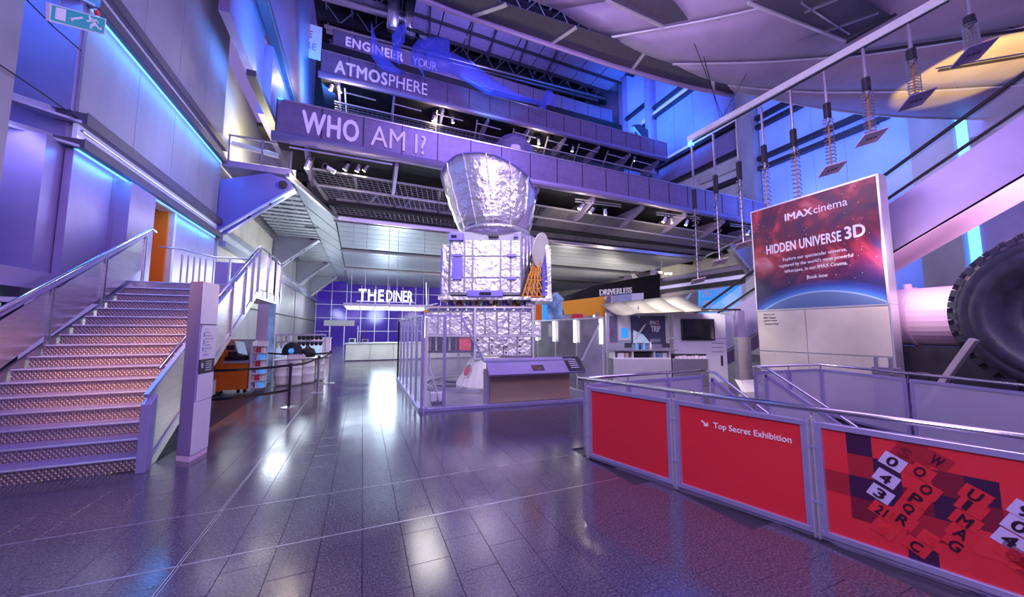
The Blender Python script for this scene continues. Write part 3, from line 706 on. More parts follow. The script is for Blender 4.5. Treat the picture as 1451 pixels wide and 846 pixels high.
# ================================================================ ROOF
rf = struct(thing('ceiling_roof', None, None, (10, 30, 30)))
mb = MB(); mb.box(-6, 28, 17, 48, 33.8, 34.2); mb.build('roof_deck', M['black'], rf)
for k, y in enumerate((19, 21.5, 24, 26.5, 29, 31.5, 34, 36.5)):
    b = MB(); b.box(-5, 27, y-.18, y+.18, 30.4-.1*k, 30.5-.1*k); b.box(-5, 27, y-.18, y+.18, 31.2-.1*k, 31.3-.1*k); b.box(-5, 27, y-.03, y+.03, 30.4-.1*k, 31.3-.1*k)
    b.build('beam', M['bracket'] if k % 3 == 2 else M['darkst'], rf)
for k in range(15):
    x = -4+k*2.1; MB().bar((x, 18, 31.6), (x, 37, 30.8), .12, .3).build('cross_beam', M['bracket'], rf)
mb = MB()
for k in range(12):
    for j in range(7):
        x = -4+k*2.5; y = 18.5+j*2.5
        mb.bar((x, y, 31), (x+1.1, y+.3, 29.8), .07); mb.bar((x+2.3, y, 31), (x+1.2, y+.3, 29.8), .07)
mb.build('web_members', M['bracket'], rf, kind='stuff')
for k in range(9):
    x0 = 3+k*2.3
    MB().box(x0, x0+2.2, 26.2, 29.3, 27.6, 27.66).build('roof_panel', M['perf'], rf)
for y in (26.1, 27.7, 29.4):
    MB().box(2.6, 24, y-.06, y+.06, 27.35, 27.6).build('panel_rail', M['black'], rf)
for x in (4, 7.5, 9.5, 12.5, 15.5):
    MB().bar((x, 25.6, 27.4), (x+.6, 30, 27.3), .12).build('panel_rail', M['darkst'], rf)
for x in (1.5, 2.9, 4.2):
    MB().tube((x, 30, 27.5), (x+.1, 30.1, 31.5), .5, n=14).build('duct', M['steel'], rf, smooth=True)
for y, z, r in ((30.5, 28.9, .3), (34.5, 29.2, .22), (33, 28.4, .16)):
    MB().tube((-4, y, z), (25, y-1.5, z), r, n=10).build('duct', M['steel'], rf, smooth=True)
for k in range(16):
    x = -3.5+k*1.7; MB().box(x, x+1.2, 36.5, 36.6, 25.5+(k%3)*.5, 28.6).build('louvre', M['slat'] if k%4 else M['darkst'], rf)
for k in range(6):
    MB().box(-3.6, 24, 33+k*.5, 33.2+k*.5, 27.2+k*.25, 27.3+k*.25).build('louvre_rail', M['lilac'], rf)
lamp('AREA', (8, 22, 22), (10, 30, 30), 1500, (0.35,0.30,1.0), 8, 4)
# ================================================================ CURVED CANOPY (drum underside) overhead
cn = thing('curved_canopy', 'huge purple-grey curved metal canopy belly hanging over the right of the hall', 'canopy', (14, 8, 12))
def rowp(pts, z): return [S(x, y, 'z', z) for x, y in pts]
def dense(pts, n=14):
    P = [Vector((x, y, 0)) for x, y in pts]; L = [0]
    for i in range(1, len(P)): L.append(L[-1]+(P[i]-P[i-1]).length)
    out = []
    for k in range(n):
        d = L[-1]*k/(n-1); i = max(j for j in range(len(L)) if L[j] <= d+1e-6); i = min(i, len(P)-2)
        t = (d-L[i])/(L[i+1]-L[i]); p = P[i].lerp(P[i+1], t); out.append((p.x, p.y))
    return out
R5 = dense([(1038,127),(1100,141),(1160,153),(1239,163),(1330,168),(1451,169),(1540,168)])
R4 = dense([(1032,120),(1080,126),(1140,130),(1214,130),(1300,129),(1451,120),(1560,108)])
R3 = dense([(953,90),(1030,89),(1111,86),(1223,77),(1330,62),(1451,38),(1580,5)])
R2 = dense([(866,52),(930,41),(995,29),(1060,15),(1107,4),(1200,-30),(1330,-80)])
R1 = dense([(790,14),(860,2),(930,-12),(1000,-32),(1060,-52),(1120,-80),(1200,-120)])
R0 = dense([(700,-30),(800,-60),(900,-90),(980,-120),(1060,-150),(1140,-180),(1200,-210)])
rows = [rowp(R0, 13.0), rowp(R1, 12.2), rowp(R2, 11.8), rowp(R3, 11.5), rowp(R4, 11.5), rowp(R5, 11.8)]
for i in range(5):
    a, b_ = rows[i], rows[i+1]
    mids = [[p.lerp(q, t)+Vector((0,0,-.12*math.sin(PI*t))) for p, q in zip(a, b_)] for t in (0, .25, .5, .75, 1)]
    if i < 3:      # an opening of dark grille lies between the cladding sheets here
        MB().grid([[p for p in r] for r in mids], .05).build('cladding_sheet', M['canopy'], cn, smooth=True)
    else:
        MB().grid(mids, .05).build('cladding_sheet', M['canopy'], cn, smooth=True)
for i in (2, 3, 4, 5):
    MB().path([p+Vector((0,0,-.02)) for p in rows[i]], .045, 6).build('seam_rib', M['bright'], cn)
for k in (2, 4, 6, 8, 10, 12):
    MB().path([rows[i][k]+Vector((0,0,-.0)) for i in (2,3,4,5)], .018, 5).build('joint', M['darkst'], cn)
# edge band with its lattice strip at left
E0 = dense([(560,-30),(650,8),(760,46),(870,84),(970,113),(1040,127)], 18)
E1 = dense([(620,-30),(705,0),(790,28),(866,52),(953,90),(1034,120)], 18)
e0, e0b, e1 = rowp(E0, 11.9), [p+Vector((0,0,-.34)) for p in rowp(E0, 11.9)], rowp(E1, 11.75)
MB().grid([e0, e0b], .12, (0,.5,0)).build('edge_band', M['lilac'], cn, smooth=True)
for k in range(17):
    MB().slab(e0b[k]+Vector((0,0,.2)), e0b[k+1]+Vector((0,0,.2)), e1[k+1], e1[k], .04).build('lattice_panel', M['grille'], cn)
    if k % 4 == 0: MB().bar(e0b[k]+Vector((0,0,.15)), e1[k]+Vector((0,0,-.05)), .12, .05).build('lattice_rib', M['bright'], cn)
# dark openings framed in the belly
def patch(pts, z, m, nm): 
    q = [S(x, y, 'z', z) for x, y in pts]; MB().slab(*q, .04).build(nm, m, cn)
patch([(1060,4),(1168,-20),(1262,22),(1198,57)], 11.36, M['grille'], 'dark_opening')
patch([(860,0),(930,-30),(975,28),(936,36)], 11.55, M['grille'], 'dark_opening')
for a, b_ in (((1136,4),(1204,48)), ((1128,60),(1245,18)), ((1140,18),(1212,-12))):
    MB().bar(S(*a,'z',11.34), S(*b_,'z',11.34), .05).build('opening_bar', M['steel'], cn)
MB().bar(S(1060,4,'z',11.3), S(1198,58,'z',11.3), .07).build('opening_rim', M['bright'], cn)
MB().bar(S(858,0,'z',11.5), S(940,38,'z',11.5), .07).build('opening_rim', M['bright'], cn)
MB().bar(S(1199,60,'z',11.3), S(1270,20,'z',11.3), .07).build('opening_rim', M['darkst'], cn)
# two struts and cables crossing under the canopy at right
for a, b_ in (((1205,78),(1451,42)), ((1330,100),(1451,80))):
    tag(MB().bar(S(*a,'z',11.25), S(*b_,'z',11.25), .07).build('strut', M['darkst']), 'dark strut crossing the yellow-lit patch of the canopy, %s' % ('upper one' if a[1] < 90 else 'lower one'), 'strut')
# ================================================================ HANGING ROD SCULPTURE
BX = 13.7
def B(px, py): return S(px, py, 'x', BX)
bm = thing('hanging_beam', 'long white beam slung on wires under the canopy, rods hanging from it', 'beam', B(975,198))
MB().bar(B(975,198), B(1345,-6), .14, .24).build('box_section', M['white'], bm)
MB().bar(B(978,203), B(1345,0), .06, .05).build('groove', M['darkst'], bm)
MB().box(*sum(([v-.09, v+.09] for v in B(979,204)), [])).build('end_cap', M['bstrip'], bm)
for a, b_ in (((1024,166),(984,62)), ((1024,166),(1062,96)), ((1020,166),(997,80))):
    p = B(*a); q = S(*b_, 'z', 11.5); MB().tube(p, q, .012, n=5).build('wire', M['darkst'], bm)
rods = [((980,202),(988,398),.5,0), ((1010,185),(1016,372),.5,1), ((1043,168),(1050,348),.5,1), ((1078,147),(1082,322),.4,1),
        ((1119,124),(1123,300),.42,1), ((1167,97),(1173,242),.5,1), ((1222,65),(1230,197),.55,1), ((1286,30),(1296,143),.55,1), ((1369,-8),(1381,75),.55,1)]
pos_w = ['first from the far end', 'second from the far end', 'third from the far end', 'fourth, foot behind poster sign left', 'fifth, foot behind the poster sign', 'sixth, plate above the poster sign', 'seventh, beside the sign top corner', 'eighth, plate under the canopy rim', 'ninth and nearest, before the yellow patch']
for i, ((xt, yt), (xb, yb), f, _) in enumerate(rods):
    p = B(xt, yt)-Vector((0,0,.10)); q = S(xb, yb, 'x', BX); q.y = p.y; q.x = p.x
    L = p.z-q.z
    r = thing('spring_pendulum', 'spring pendulum on the white beam, %s' % pos_w[i], 'pendulum', p, group='spring pendulums under the white beam')
    MB().tube(p, p-Vector((0,0,L*.52)), .045, n=8).build('rod', M['steel'], r)
    MB().tube(p-Vector((0,0,L*.34)), p-Vector((0,0,L*.48)), .10, n=10).build('motor', M['darkst'], r)
    MB().tube(p-Vector((0,0,L*.5)), q, .022, n=6).build('piston', M['gold'] if 2 < i < 8 else M['steel'], r)
    turns = 13; pts = []
    for k in range(turns*8+1):
        a = 2*PI*k/8; t = k/(turns*8); pts.append((p.x+.13*math.cos(a), p.y+.13*math.sin(a), p.z-L*(.48+.47*t)))
    MB().path(pts, .014, 4).build('spring', M['steel'], r)
    MB().path([p-Vector((0,0,L*.3)), p-Vector((.12,.1,L*.4)), p-Vector((.05,.12,L*.5)), p-Vector((.14,.0,L*.6))], .012, 4).build('cable', M['darkst'], r)
    tilt = .30+.02*i
    pl = MB(); Mx = Matrix.Translation(q) @ Matrix.Rotation(-.75, 4, 'Z') @ Matrix.Rotation(-.22, 4, 'X') @ Matrix.Rotation(-.22, 4, 'Y')
    pl.box(-.29, .29, -.29, .29, -.012, .012, Mx); po = pl.build('plate', M['lilac'] if i > 6 else M['pink'], r)
    dots = MB()
    for u in (-.1, 0, .1): dots.box(u-.025, u+.025, -.03, .03, -.02, .02, Mx)
    dots.build('bolt', M['dark'], po)
# ================================================================ MAIN STAIR
SXR, SXL, SY0, RI, TR_ = -2.56, -4.82, 6.15, .17, .285
st = thing('staircase', 'wide checker-plate metal stair at left rising to the orange doorway', 'stairs', (-3.7, SY0, 0))
NS = 17
for i in range(1, NS+1):
    y = SY0 + (i-1)*TR_; z = i*RI
    b = MB(); b.box(SXL, SXR, y, y+.012, z-RI+.004, z-.03); rs = b.build('riser', M['checker'], st)
    if i < NS:
        b = MB(); b.box(SXL, SXR, y-.02, y+TR_+.01, z-.03, z); b.build('tread', M['lilac'], st)
    b = MB(); b.tube((SXL, y-.022, z-.012), (SXR, y-.022, z-.012), .014, n=8); b.build('nosing', M['bright'], rs)
YT = SY0 + (NS-1)*TR_; ZT = NS*RI
MB().box(XW+.02, SXR, YT-.02, 13.3, ZT-.22, ZT).build('landing', M['steel'], st)
MB().box(SXR-.55, SXR+.03, YT+.1, 13.35, ZT-.30, ZT-.03).build('landing_edge', M['bright'], st)
for x, lab in ((SXR+.02, 0), (SXL-.06, 1)):
    b = MB(); b.prism([(x, SY0-.1, 0), (x, SY0+.25, 0), (x, YT+.05, ZT-.30), (x, YT+.05, ZT), (x, SY0-.02, .22)], (.035, 0, 0)); b.build('stringer', M['steel'], st)
# right balustrade: solid steel infill panels between posts, a low end post and twin rails
def zrail(y, h): return (y-SY0)*RI/TR_ + RI + h
XB_ = SXR+.06
ys = [SY0-.12, SY0+.95, SY0+1.9, SY0+2.75, SY0+3.55, SY0+4.1, YT+.02]
def low(y): return max(.02, zrail(y, -.12))
for a, b_ in zip(ys[:-1], ys[1:]):
    h = .84
    b = MB(); b.prism([(XB_, a+.03, low(a+.03)), (XB_, b_-.03, low(b_-.03)), (XB_, b_-.03, zrail(b_, h)), (XB_, a+.03, zrail(a, h))], (.012, 0, 0)); b.build('infill_panel', M['steel'], st)
    MB().bar((XB_, a, zrail(a, h)), (XB_, b_, zrail(b_, h)), .05, .05).build('top_channel', M['frame'], st); MB().bar((XB_, a, low(a)), (XB_, b_, low(b_)), .05, .05).build('bottom_channel', M['frame'], st)
for y in ys[1:]:
    MB().box(XB_+.01, XB_+.05, y-.03, y+.03, low(y)-.05, zrail(y, .95)).build('post', M['steel'], st)
b = MB(); b.prism([(XB_-.03, SY0-.16, 0), (XB_-.03, SY0-.02, 0), (XB_-.03, SY0+.0, .84+.1), (XB_-.03, SY0-.16, .84)], (.10, 0, 0)); b.build('end_post', M['frame'], st, bevel=.008)
MB().path([(SXR-.10, SY0+.55, zrail(SY0+.55, .72)), (SXR-.10, YT, zrail(YT, .72)), (SXR-.10, YT+.3, ZT+.9)], .024).build('inner_handrail', M['rail'], st, smooth=True)
MB().path([(XB_, SY0+1.2, zrail(SY0+1.2, 1.0)), (XB_, YT-.12, zrail(YT-.12, 1.0)), (XB_, YT+.12, ZT+1.04), (XB_, 13.3, ZT+1.04)], .026).build('handrail', M['rail'], st, smooth=True)
for y0 in (YT+.1, YT+.98, YT+1.72):
    y1 = min(y0+.86, 13.3)
    MB().box(XB_, XB_+.012, y0, y1, ZT-.05, ZT+.92).build('infill_panel', M['steel'], st)
    MB().box(XB_+.01, XB_+.05, y1-.02, y1+.03, ZT-.25, ZT+1.02).build('post', M['rail'], st)
# landing back rail
YB = 12.9
MB().path([(XW+.35, YB-1.0, ZT+1.05), (XW+.75, YB-.8, ZT+1.05), (XW+1.2, YB, ZT+1.03), (SXR, YB, ZT+1.03)], .024).build('back_rail', M['rail'], st, smooth=True)
for x0, x1 in ((XW+1.25, XW+1.55), (XW+1.62, SXR-.1)):
    MB().box(x0, x1, YB, YB+.012, ZT+.05, ZT+.9).build('infill_panel', M['lilac'], st)
for x in (XW+1.2, XW+1.58, SXR-.05):
    MB().box(x-.02, x+.02, YB-.02, YB+.03, ZT, ZT+1.0).build('post', M['bright'], st)
for k in range(5):
    MB().box(XW+.72+k*.09, XW+.75+k*.09, YB-.75+k*.12, YB-.70+k*.12, ZT, ZT+.92).build('fin', M['warm_conc'], st)
# left balustrade
XL_ = SXL-.04
HL = .92
yl = [4.9, 6.1, 7.25, 8.5, 9.75, YT+.35]
def zl(y, h): return (y-SY0)*RI/TR_ + RI + h
for a, b_ in zip(yl[:-1], yl[1:]):
    b = MB(); b.prism([(XL_, a+.05, max(.02, zl(a, .10))), (XL_, b_-.05, max(.04, zl(b_, .10))), (XL_, b_-.05, zl(b_, HL-.06)), (XL_, a+.05, max(.1, zl(a, HL-.06)))], (-.012, 0, 0)); b.build('infill_panel', M['steel'], st)
for y in yl[1:]:
    for dy in (-.035, .035):
        MB().box(XL_-.0, XL_+.03, y+dy-.012, y+dy+.012, zl(y, -.2), zl(y, HL+.0)).build('post', M['steel'], st)
MB().path([(XL_+.06, 4.3, zl(4.3, HL+.16)), (XL_+.06, YT+.42, zl(YT+.42, HL+.16)), (XL_+.06, YT+.62, zl(YT+.42, HL+.13))], .032).build('handrail', M['rail'], st, smooth=True)
MB().bar((XL_, 4.3, zl(4.3, HL+.03)), (XL_, YT+.4, zl(YT+.4, HL+.03)), .04, .05).build('top_channel', M['frame'], st)
# ================================================================ TOTEM PILLAR
tp = thing('totem_pillar', 'tall lilac and white information pillar standing at the foot of the stair', 'pillar', (-2.17, 6.4, 0))
q = [Vector((-2.28,6.38,0)), Vector((-2.09,6.25,0)), Vector((-2.03,6.66,0)), Vector((-2.22,6.79,0))]
up = Vector((0,0,1))
MB().hexa([p+up*.07 for p in q], [p+up*2.46 for p in q]).build('shaft', M['lilac'], tp, bevel=.006)
MB().hexa([p*1.0 for p in q], [p+up*.068 for p in q]).build('plinth', M['pink'], tp)
n_ = (q[2]-q[1]).cross(up).normalized()
def side(a, b_, z0, z1, t, m, nm, off=0):
    p = q[1].lerp(q[2], a)+n_*off; r = q[1].lerp(q[2], b_)+n_*off
    return MB().prism([p+up*z0, r+up*z0, r+up*z1, p+up*z1], n_*t).build(nm, m, tp)
side(.02, .98, 1.86, 2.45, .01, M['white'], 'upper_face'); side(.02, .98, .08, .78, .01, M['white'], 'lower_face')
side(.12, .98, 1.36, 1.84, .012, M['white'], 'notice'); side(.12, .98, 1.16, 1.36, .012, M['darkst'], 'notice'); side(.12, .98, .79, 1.155, .012, M['white'], 'notice')
for k in range(9):
    z = 1.78-k*.045; side(.25, .45+.4*((k*37)%7)/7, z, z+.010, .004, M['bracket'], 'print_line', .012)
for k in range(5): z = 1.32-k*.03; side(.45, .8, z, z+.008, .004, M['pletter'], 'print_line', .012)
for k, ch in enumerate(('3','2','1')):
    p = q[1].lerp(q[2], .2)+n_*.012+up*(1.68-.1*k); text(ch, M['dark'], tp, p, (q[2]-q[1]), (0,0,1), h=.05)
p = q[1].lerp(q[2], .2)+n_*.012+up*1.24; text('0', M['pletter'], tp, p, (q[2]-q[1]), (0,0,1), h=.07)
side(.0, 1, 1.848, 1.856, .014, M['dark'], 'joint')
# ================================================================ EXIT SIGN (hung from the trough)
ex = thing('exit_sign', 'green and white emergency exit sign with running figure hung top left', 'sign', S(111,5,'x',-4.6))
XE = -4.6
def E_(px, py): return S(px, py, 'x', XE)
def epoly(pts, m, nm, x): 
    return MB().prism([Vector((x, E_(a,b).y, E_(a,b).z)) for a, b in pts], (.01,0,0)).build(nm, m, ex)
MB().prism([Vector((XE-.04, E_(a,b).y, E_(a,b).z)) for a, b in ((70,4),(151,27),(148,50),(70,30))], (.04,0,0)).build('board', M['white'], ex)
epoly([(74,7),(148,27.5),(146,47.5),(72,28)], M['green'], 'green_face', XE)
epoly([(77.5,9.5),(91.5,13),(90,30),(76,26)], M['pletter'], 'door_symbol', XE+.011)
b = MB()
for a, b_, w_ in (((96,26.5),(115,24.5),.06), ((96,26),(100,29),.06)): b.bar(E_(*a)+Vector((.012,0,0)), E_(*b_)+Vector((.012,0,0)), .02, w_*.4)
b.build('arrow', M['pletter'], ex)
b = MB()
for a, b_, w_ in (((128,27),(134,35),.13), ((134,35),(138,40),.09), ((138,40),(142,41),.07), ((131,34),(127,36),.09), ((127,36),(126.5,40),.08), ((129,29),(121,29),.06), ((130,28),(135,28.5),.06), ((135,28.5),(138,33),.06)):
    b.bar(E_(*a)+Vector((.012,0,0)), E_(*b_)+Vector((.012,0,0)), .02, w_*.45)
b.disc(E_(126,25)+Vector((.005,0,0)), (1,0,0), .032, .01); b.build('running_figure', M['pletter'], ex)
for px in (88, 124):
    p = E_(px, 6 if px < 100 else 18); MB().tube(p, (p.x-.5, p.y, 8.3), .012, n=5).build('hanger', M['steel'], ex)
tag(MB().disc(S(135,17,'x',-5.12), (1,0,0), .06, .05).build('alarm_beacon', M['redt']), 'tiny red and white beacon on the trough beside the exit sign', 'beacon')
# ================================================================ GLASS ENCLOSURE
CA, CBx, CC, CD = Vector((1.24,8.03,0)), Vector((5.75,7.58,0)), Vector((5.75,13.7,0)), Vector((1.24,13.7,0))
en = thing('glass_enclosure', 'lilac framed glass enclosure surrounding the silver spacecraft', 'enclosure', CA)
HG = 2.1
def side_run(a, b_, n, hid=(), m='frame', pane='glass', top=True):
    for i in range(n+1):
        p = a.lerp(b_, i/n)
        if i in hid: continue
        MB().box(p.x-.025, p.x+.025, p.y-.025, p.y+.025, .08, HG).build('post', M[m], en)
    for i in range(n):
        p, r = a.lerp(b_, (i+.02)/n), a.lerp(b_, (i+.98)/n); 
        MB().slab(p+up*.1, r+up*.1, r+up*(HG-.03), p+up*(HG-.03), .012).build('pane', M[pane], en)
    if top: MB().bar(a+up*HG, b_+up*HG, .04, .04).build('top_rail', M[m], en)
side_run(CA, CD, 6)
side_run(CD, CC, 4, pane='glass')
side_run(CC, CBx, 5, m='bright', pane='dglass')
b = MB(); cr = .12
b.bar(CA+up*.04+Vector((.1,0,0)), CBx+up*.04, .10, .08); b.build('base_rail', M['frame'], en, bevel=.01)
MB().bar(CA+up*.04+Vector((0,.1,0)), CD+up*.04, .10, .08).build('base_rail', M['frame'], en, bevel=.01)
MB().bar(CC+up*.04, CD+up*.04, .08, .08).build('base_rail', M['frame'], en)
MB().bar(CC+up*.04, CBx+up*.04, .08, .08).build('base_rail', M['bright'], en)
MB().lathe([(0.001,0),(.11,0),(.11,.08),(.001,.08)], (1.30, 8.09, 0), n=16).build('base_corner', M['frame'], en)
def fr(t): return CA.lerp(CBx, t)
for t, h in ((0, HG), (.105, HG), (.325, 1.03)):
    p = fr(t); MB().box(p.x-.03, p.x+.03, p.y-.03, p.y+.03, .08, h).build('post', M['frame'], en)
MB().bar(fr(0)+up*HG, fr(.185)+up*HG, .04).build('top_rail', M['frame'], en)
MB().bar(fr(.185)+up*HG, fr(.305)+up*1.05, .04).build('sloping_rail', M['frame'], en)
MB().bar(fr(.305)+up*1.05, fr(.80)+up*1.05, .04).build('low_rail', M['frame'], en)
MB().bar(fr(.86)+up*1.0, fr(1)+up*HG, .04).build('sloping_rail', M['bright'], en)
MB().prism([fr(.01)+up*.1, fr(.325)+up*.1, fr(.30)+up*1.03, fr(.185)+up*HG, fr(.01)+up*HG], (0,.01,0)).build('pane', M['glass'], en)
MB().prism([fr(.86)+up*.1, fr(.99)+up*.1, fr(.99)+up*(HG-.1), fr(.87)+up*1.1], (0,.01,0)).build('pane', M['glass'], en)
mb = MB(); mb.prism([CA+Vector((.06,.06,.03)), CBx+Vector((-.04,.06,.03)), CC+Vector((-.04,-.04,.03)), CD+Vector((.04,-.04,.03))], (0,0,.03)); mb.build('display_floor', mat('grey_display_floor', (.30,.29,.31), .35), en)
for i, p in enumerate([CC.lerp(CBx, k/5) for k in range(1, 6)]):
    p = p + Vector((-.06, .0, 0)); MB().box(p.x-.03, p.x+.0, p.y-.05, p.y+.05, 1.42, 2.06).build('lit_tube', M['strip'], en)
for k in (1,2,3,4,5):
    p = CD.lerp(CC, k/5); MB().box(p.x-.04, p.x+.04, p.y-.08, p.y-.05, 1.5, 2.05).build('lit_tube', M['strip'], en)
p = CA+Vector((.18,.12,0)); MB().bar(p+up*.95, fr(.10)+Vector((0,.3,.15)), .03).build('brace', M['white'], en)
MB().box(1.31, 1.37, 8.14, 8.2, .06, 2.05).build('inner_post', M['cream'], en)
# small white device on the enclosure floor
wt = thing('floor_unit', 'small white and black device on the enclosure floor by its front left corner', 'device', (1.62, 8.35, .06))
for x in (1.50, 1.66):
    MB().box(x, x+.13, 8.3, 8.5, .14, .34).build('housing', M['white'], wt, bevel=.02)
MB().box(1.52, 1.78, 8.28, 8.48, .06, .14).build('base', M['darkst'], wt)
# ================================================================ SPACECRAFT (local frame: x right, y away, z up)
DC, UC = 11.05, -.62
sc_loc = Vector((DC*_sy + UC*_cy, DC*_cy - UC*_sy, .06))
cr_ = thing('spacecraft', 'tall silver foil-wrapped spacecraft stack with flared sunshield inside the glass enclosure', 'spacecraft', sc_loc, -YAW, world=False)
sx = -UC
def SB(x0, x1, y0, y1, z0, z1): return MB().box(x0+sx, x1+sx, y0, y1, z0-.06, z1-.06)
def SP(u, y, z): return Vector((u+sx, y, z-.06))
# launch adapter cone, open ring and stand
ccx = -.65+sx
MB().lathe([(1.08,-.0),(1.08,.10),(1.04,.12),(.62,.92),(.66,.98),(.001,.98)], (ccx, .1, 0), n=28).build('adapter_cone', M['cream'], cr_, smooth=False)
for k in range(14):
    a = PI*(1.02+k/14.0); c0 = Vector((ccx+1.06*math.cos(a), .1+1.06*math.sin(a), .1)); MB().bar(c0, c0+Vector((-.12*math.cos(a), -.12*math.sin(a), .22)), .03).build('gusset', M['white'], cr_)
for a, r in ((PI*1.22, .2),):
    n3 = Vector((math.cos(a), math.sin(a), .45)).normalized(); c0 = Vector((ccx+.86*math.cos(a), .1+.86*math.sin(a), .50))
    MB().disc(c0, n3, r, .02).build('porthole', M['steel'], cr_); MB().disc(c0+n3*.02, n3, r*.72, .01).build('red_cover', M['redt'], cr_)
text('CN', M['dark'], cr_, (ccx-.18, -.80, .44), (1,0,0), (0,.35,1), h=.12, name='lettering')
mb = MB()
for a in (PI*.8, PI*1.1, PI*1.35, PI*1.7): mb.bar((ccx, .1, .03), (ccx+1.9*math.cos(a), .1+1.2*math.sin(a), .03), .12, .08)
mb.build('stand_legs', M['darkst'], cr_)
MB().lathe([(1.5,.05),(1.6,.05),(1.6,.12),(1.5,.12)], (ccx-.5, .3, 0), n=36).build('ring_rail', M['steel'], cr_)
# transfer module: boxy, foil panels above, open bay lower left, white-blanket panels lower right
SB(-2.55, .58, -.45, 1.1, 1.60, 2.42).build('module_body', M['bracket'], cr_, bevel=.02)
SB(-1.1, .58, -.45, 1.1, .95, 1.60).build('module_body', M['bracket'], cr_, bevel=.02)
for i in range(9):
    x0 = -2.55+i*.35; MB_ = SB(x0+.015, x0+.335, -.50, -.45, 1.64, 2.30); MB_.build('blanket_panel', M['foil2'] if i % 3 else M['foil'], cr_, bevel=.012)
for i, (x0, x1) in enumerate(((-1.08,-.68),(-.66,-.26),(-.24,.14),(.16,.56))):
    SB(x0, x1, -.52, -.46, 1.02, 1.58).build('blanket_panel', M['foil2'], cr_, bevel=.012)
    for z in (1.1, 1.28, 1.46): SB(x0+.04, x0+.09, -.56, -.52, z, z+.04).build('clip', M['darkst'], cr_)
SB(-.42, -.18, -.57, -.52, 1.30, 1.60).build('foil_patch', M['foil'], cr_)
for z in (2.44, 1.60, .93):
    SB(-2.62 if z > 1 else -1.12, .64, -.54, -.48, z-.02, z+.03).build('frame_rail', M['bright'], cr_)
for x in (-2.60, -1.12, .60):
    SB(x, x+.05, -.56, -.48, .93 if x > -2 else 1.15, 2.46).build('frame_post', M['bright'], cr_)
SB(-2.6, .62, -.47, 1.1, 2.46, 2.50).build('top_deck', M['copper'], cr_)
for i in range(22): SB(-2.5+i*.14, -2.44+i*.14, -.5, -.4, 2.36, 2.40+.05*((i*7)%3)).build('clip', M['violetp'] if i % 2 else M['foil'], cr_)
for i in range(7):   # open bay tubes
    x = -2.48+i*.2; MB().tube(SP(x, -.3, 1.16), SP(x, -.3, 1.62), .035, n=8).build('bay_tube', M['bright'] if i % 2 else M['copper'], cr_)
for a, b_ in ((-2.5,-2.0),(-2.0,-1.5)):
    MB().bar(SP(a, -.2, 1.2), SP(b_, -.2, 1.55), .04).build('bay_strut', M['darkst'], cr_)
SB(-2.55, -1.15, -.42, .8, 1.10, 1.16).build('bay_floor', M['darkst'], cr_); SB(-2.55, -1.15, .2, .3, 1.16, 1.6).build('bay_back', M['black'], cr_)
SB(-1.56, -1.22, -.46, -.42, 1.18, 1.6).build('red_tag', M['redt'], cr_)
for z in (2.3, 1.45, 1.3, 1.2): SB(-2.62, -2.50, -.60, -.54, z, z+.06).build('orange_clip', M['gold'], cr_)
SB(-2.66, -2.54, -.6, -.54, 1.55, 2.2).build('side_light', M['strip'], cr_)
SB(.64, .86, -.5, -.3, 1.55, 1.95).build('side_box', M['foil2'], cr_)
SB(.42, .70, -.45, .4, 2.30, 2.62).build('upper_box', M['foil2'], cr_)
# struts between modules
for x in (-1.35, -1.0, -.42, -.05, .3): 
    for y in (-.25, .7): MB().tube(SP(x, y, 2.48), SP(x+.04, y, 2.86), .045, n=8).build('strut', M['bright'], cr_)
for i in range(9): MB().lathe([(.001,.16),(.09,.14),(.11,0)], SP(-1.9+.28*i, -.2, 2.50), n=10).build('thruster', M['copper'] if i % 2 else M['violetp'], cr_)
# main module
fx0, fx1 = -1.85, .28
b = MB(); b.hexa([SP(fx0,-.75,2.80),SP(fx1,-.75,2.80),SP(fx1+.42,-.15,2.80),SP(fx1+.42,.9,2.80),SP(fx0,.9,2.80)], [SP(fx0,-.75,4.70),SP(fx1,-.75,4.70),SP(fx1+.42,-.15,4.70),SP(fx1+.42,.9,4.70),SP(fx0,.9,4.70)])
b.build('main_body', M['bracket'], cr_, bevel=.02)
cols = [(-1.80,-1.42),(-1.38,-1.18),(-1.14,-.36),(-.32,-.06),(-.02,.24)]
for ci, (a, b_) in enumerate(cols):
    for z0, z1 in ((2.86,3.28),(3.31,3.92),(3.95,4.42)):
        SB(a, b_, -.79, -.75, z0, z1).build('blanket_panel', M['foil'] if ci in (2,) else M['foil2'], cr_, bevel=.012)
SB(-1.76, -1.44, -.82, -.79, 3.34, 3.88).build('radiator', M['violetp'], cr_)
for x in (-1.6, -.02):
    for z in (3.24, 3.92): SB(x-.14, x+.14, -.87, -.79, z, z+.07).build('bracket_clip', M['violetp'], cr_)
SB(-1.30, -.26, -.90, -.79, 2.74, 2.92).build('lower_bar', M['violetp'], cr_, bevel=.01); SB(-.94, -.60, -.93, -.90, 2.78, 2.86).build('slot', M['black'], cr_)
SB(-1.85, -1.42, -.90, -.79, 4.40, 4.60).build('upper_clip', M['violetp'], cr_); SB(-1.78,-1.62,-.92,-.90,4.46,4.54).build('slot', M['black'], cr_)
SB(-.70, -.40, -.88, -.79, 4.50, 4.56).build('slot', M['dark'], cr_)
MB().lathe([(.001,-.02),(.12,-.02),(.13,.06)], SP(-.86,-.80,4.22), 'y', 16).build('instrument_port', M['copper'], cr_)
SB(-1.02,-.70,-.83,-.79,4.06,4.38).build('port_plate', M['foil'], cr_)
SB(.05,.17,-.88,-.80,4.50,4.60).build('upper_clip', M['violetp'], cr_)
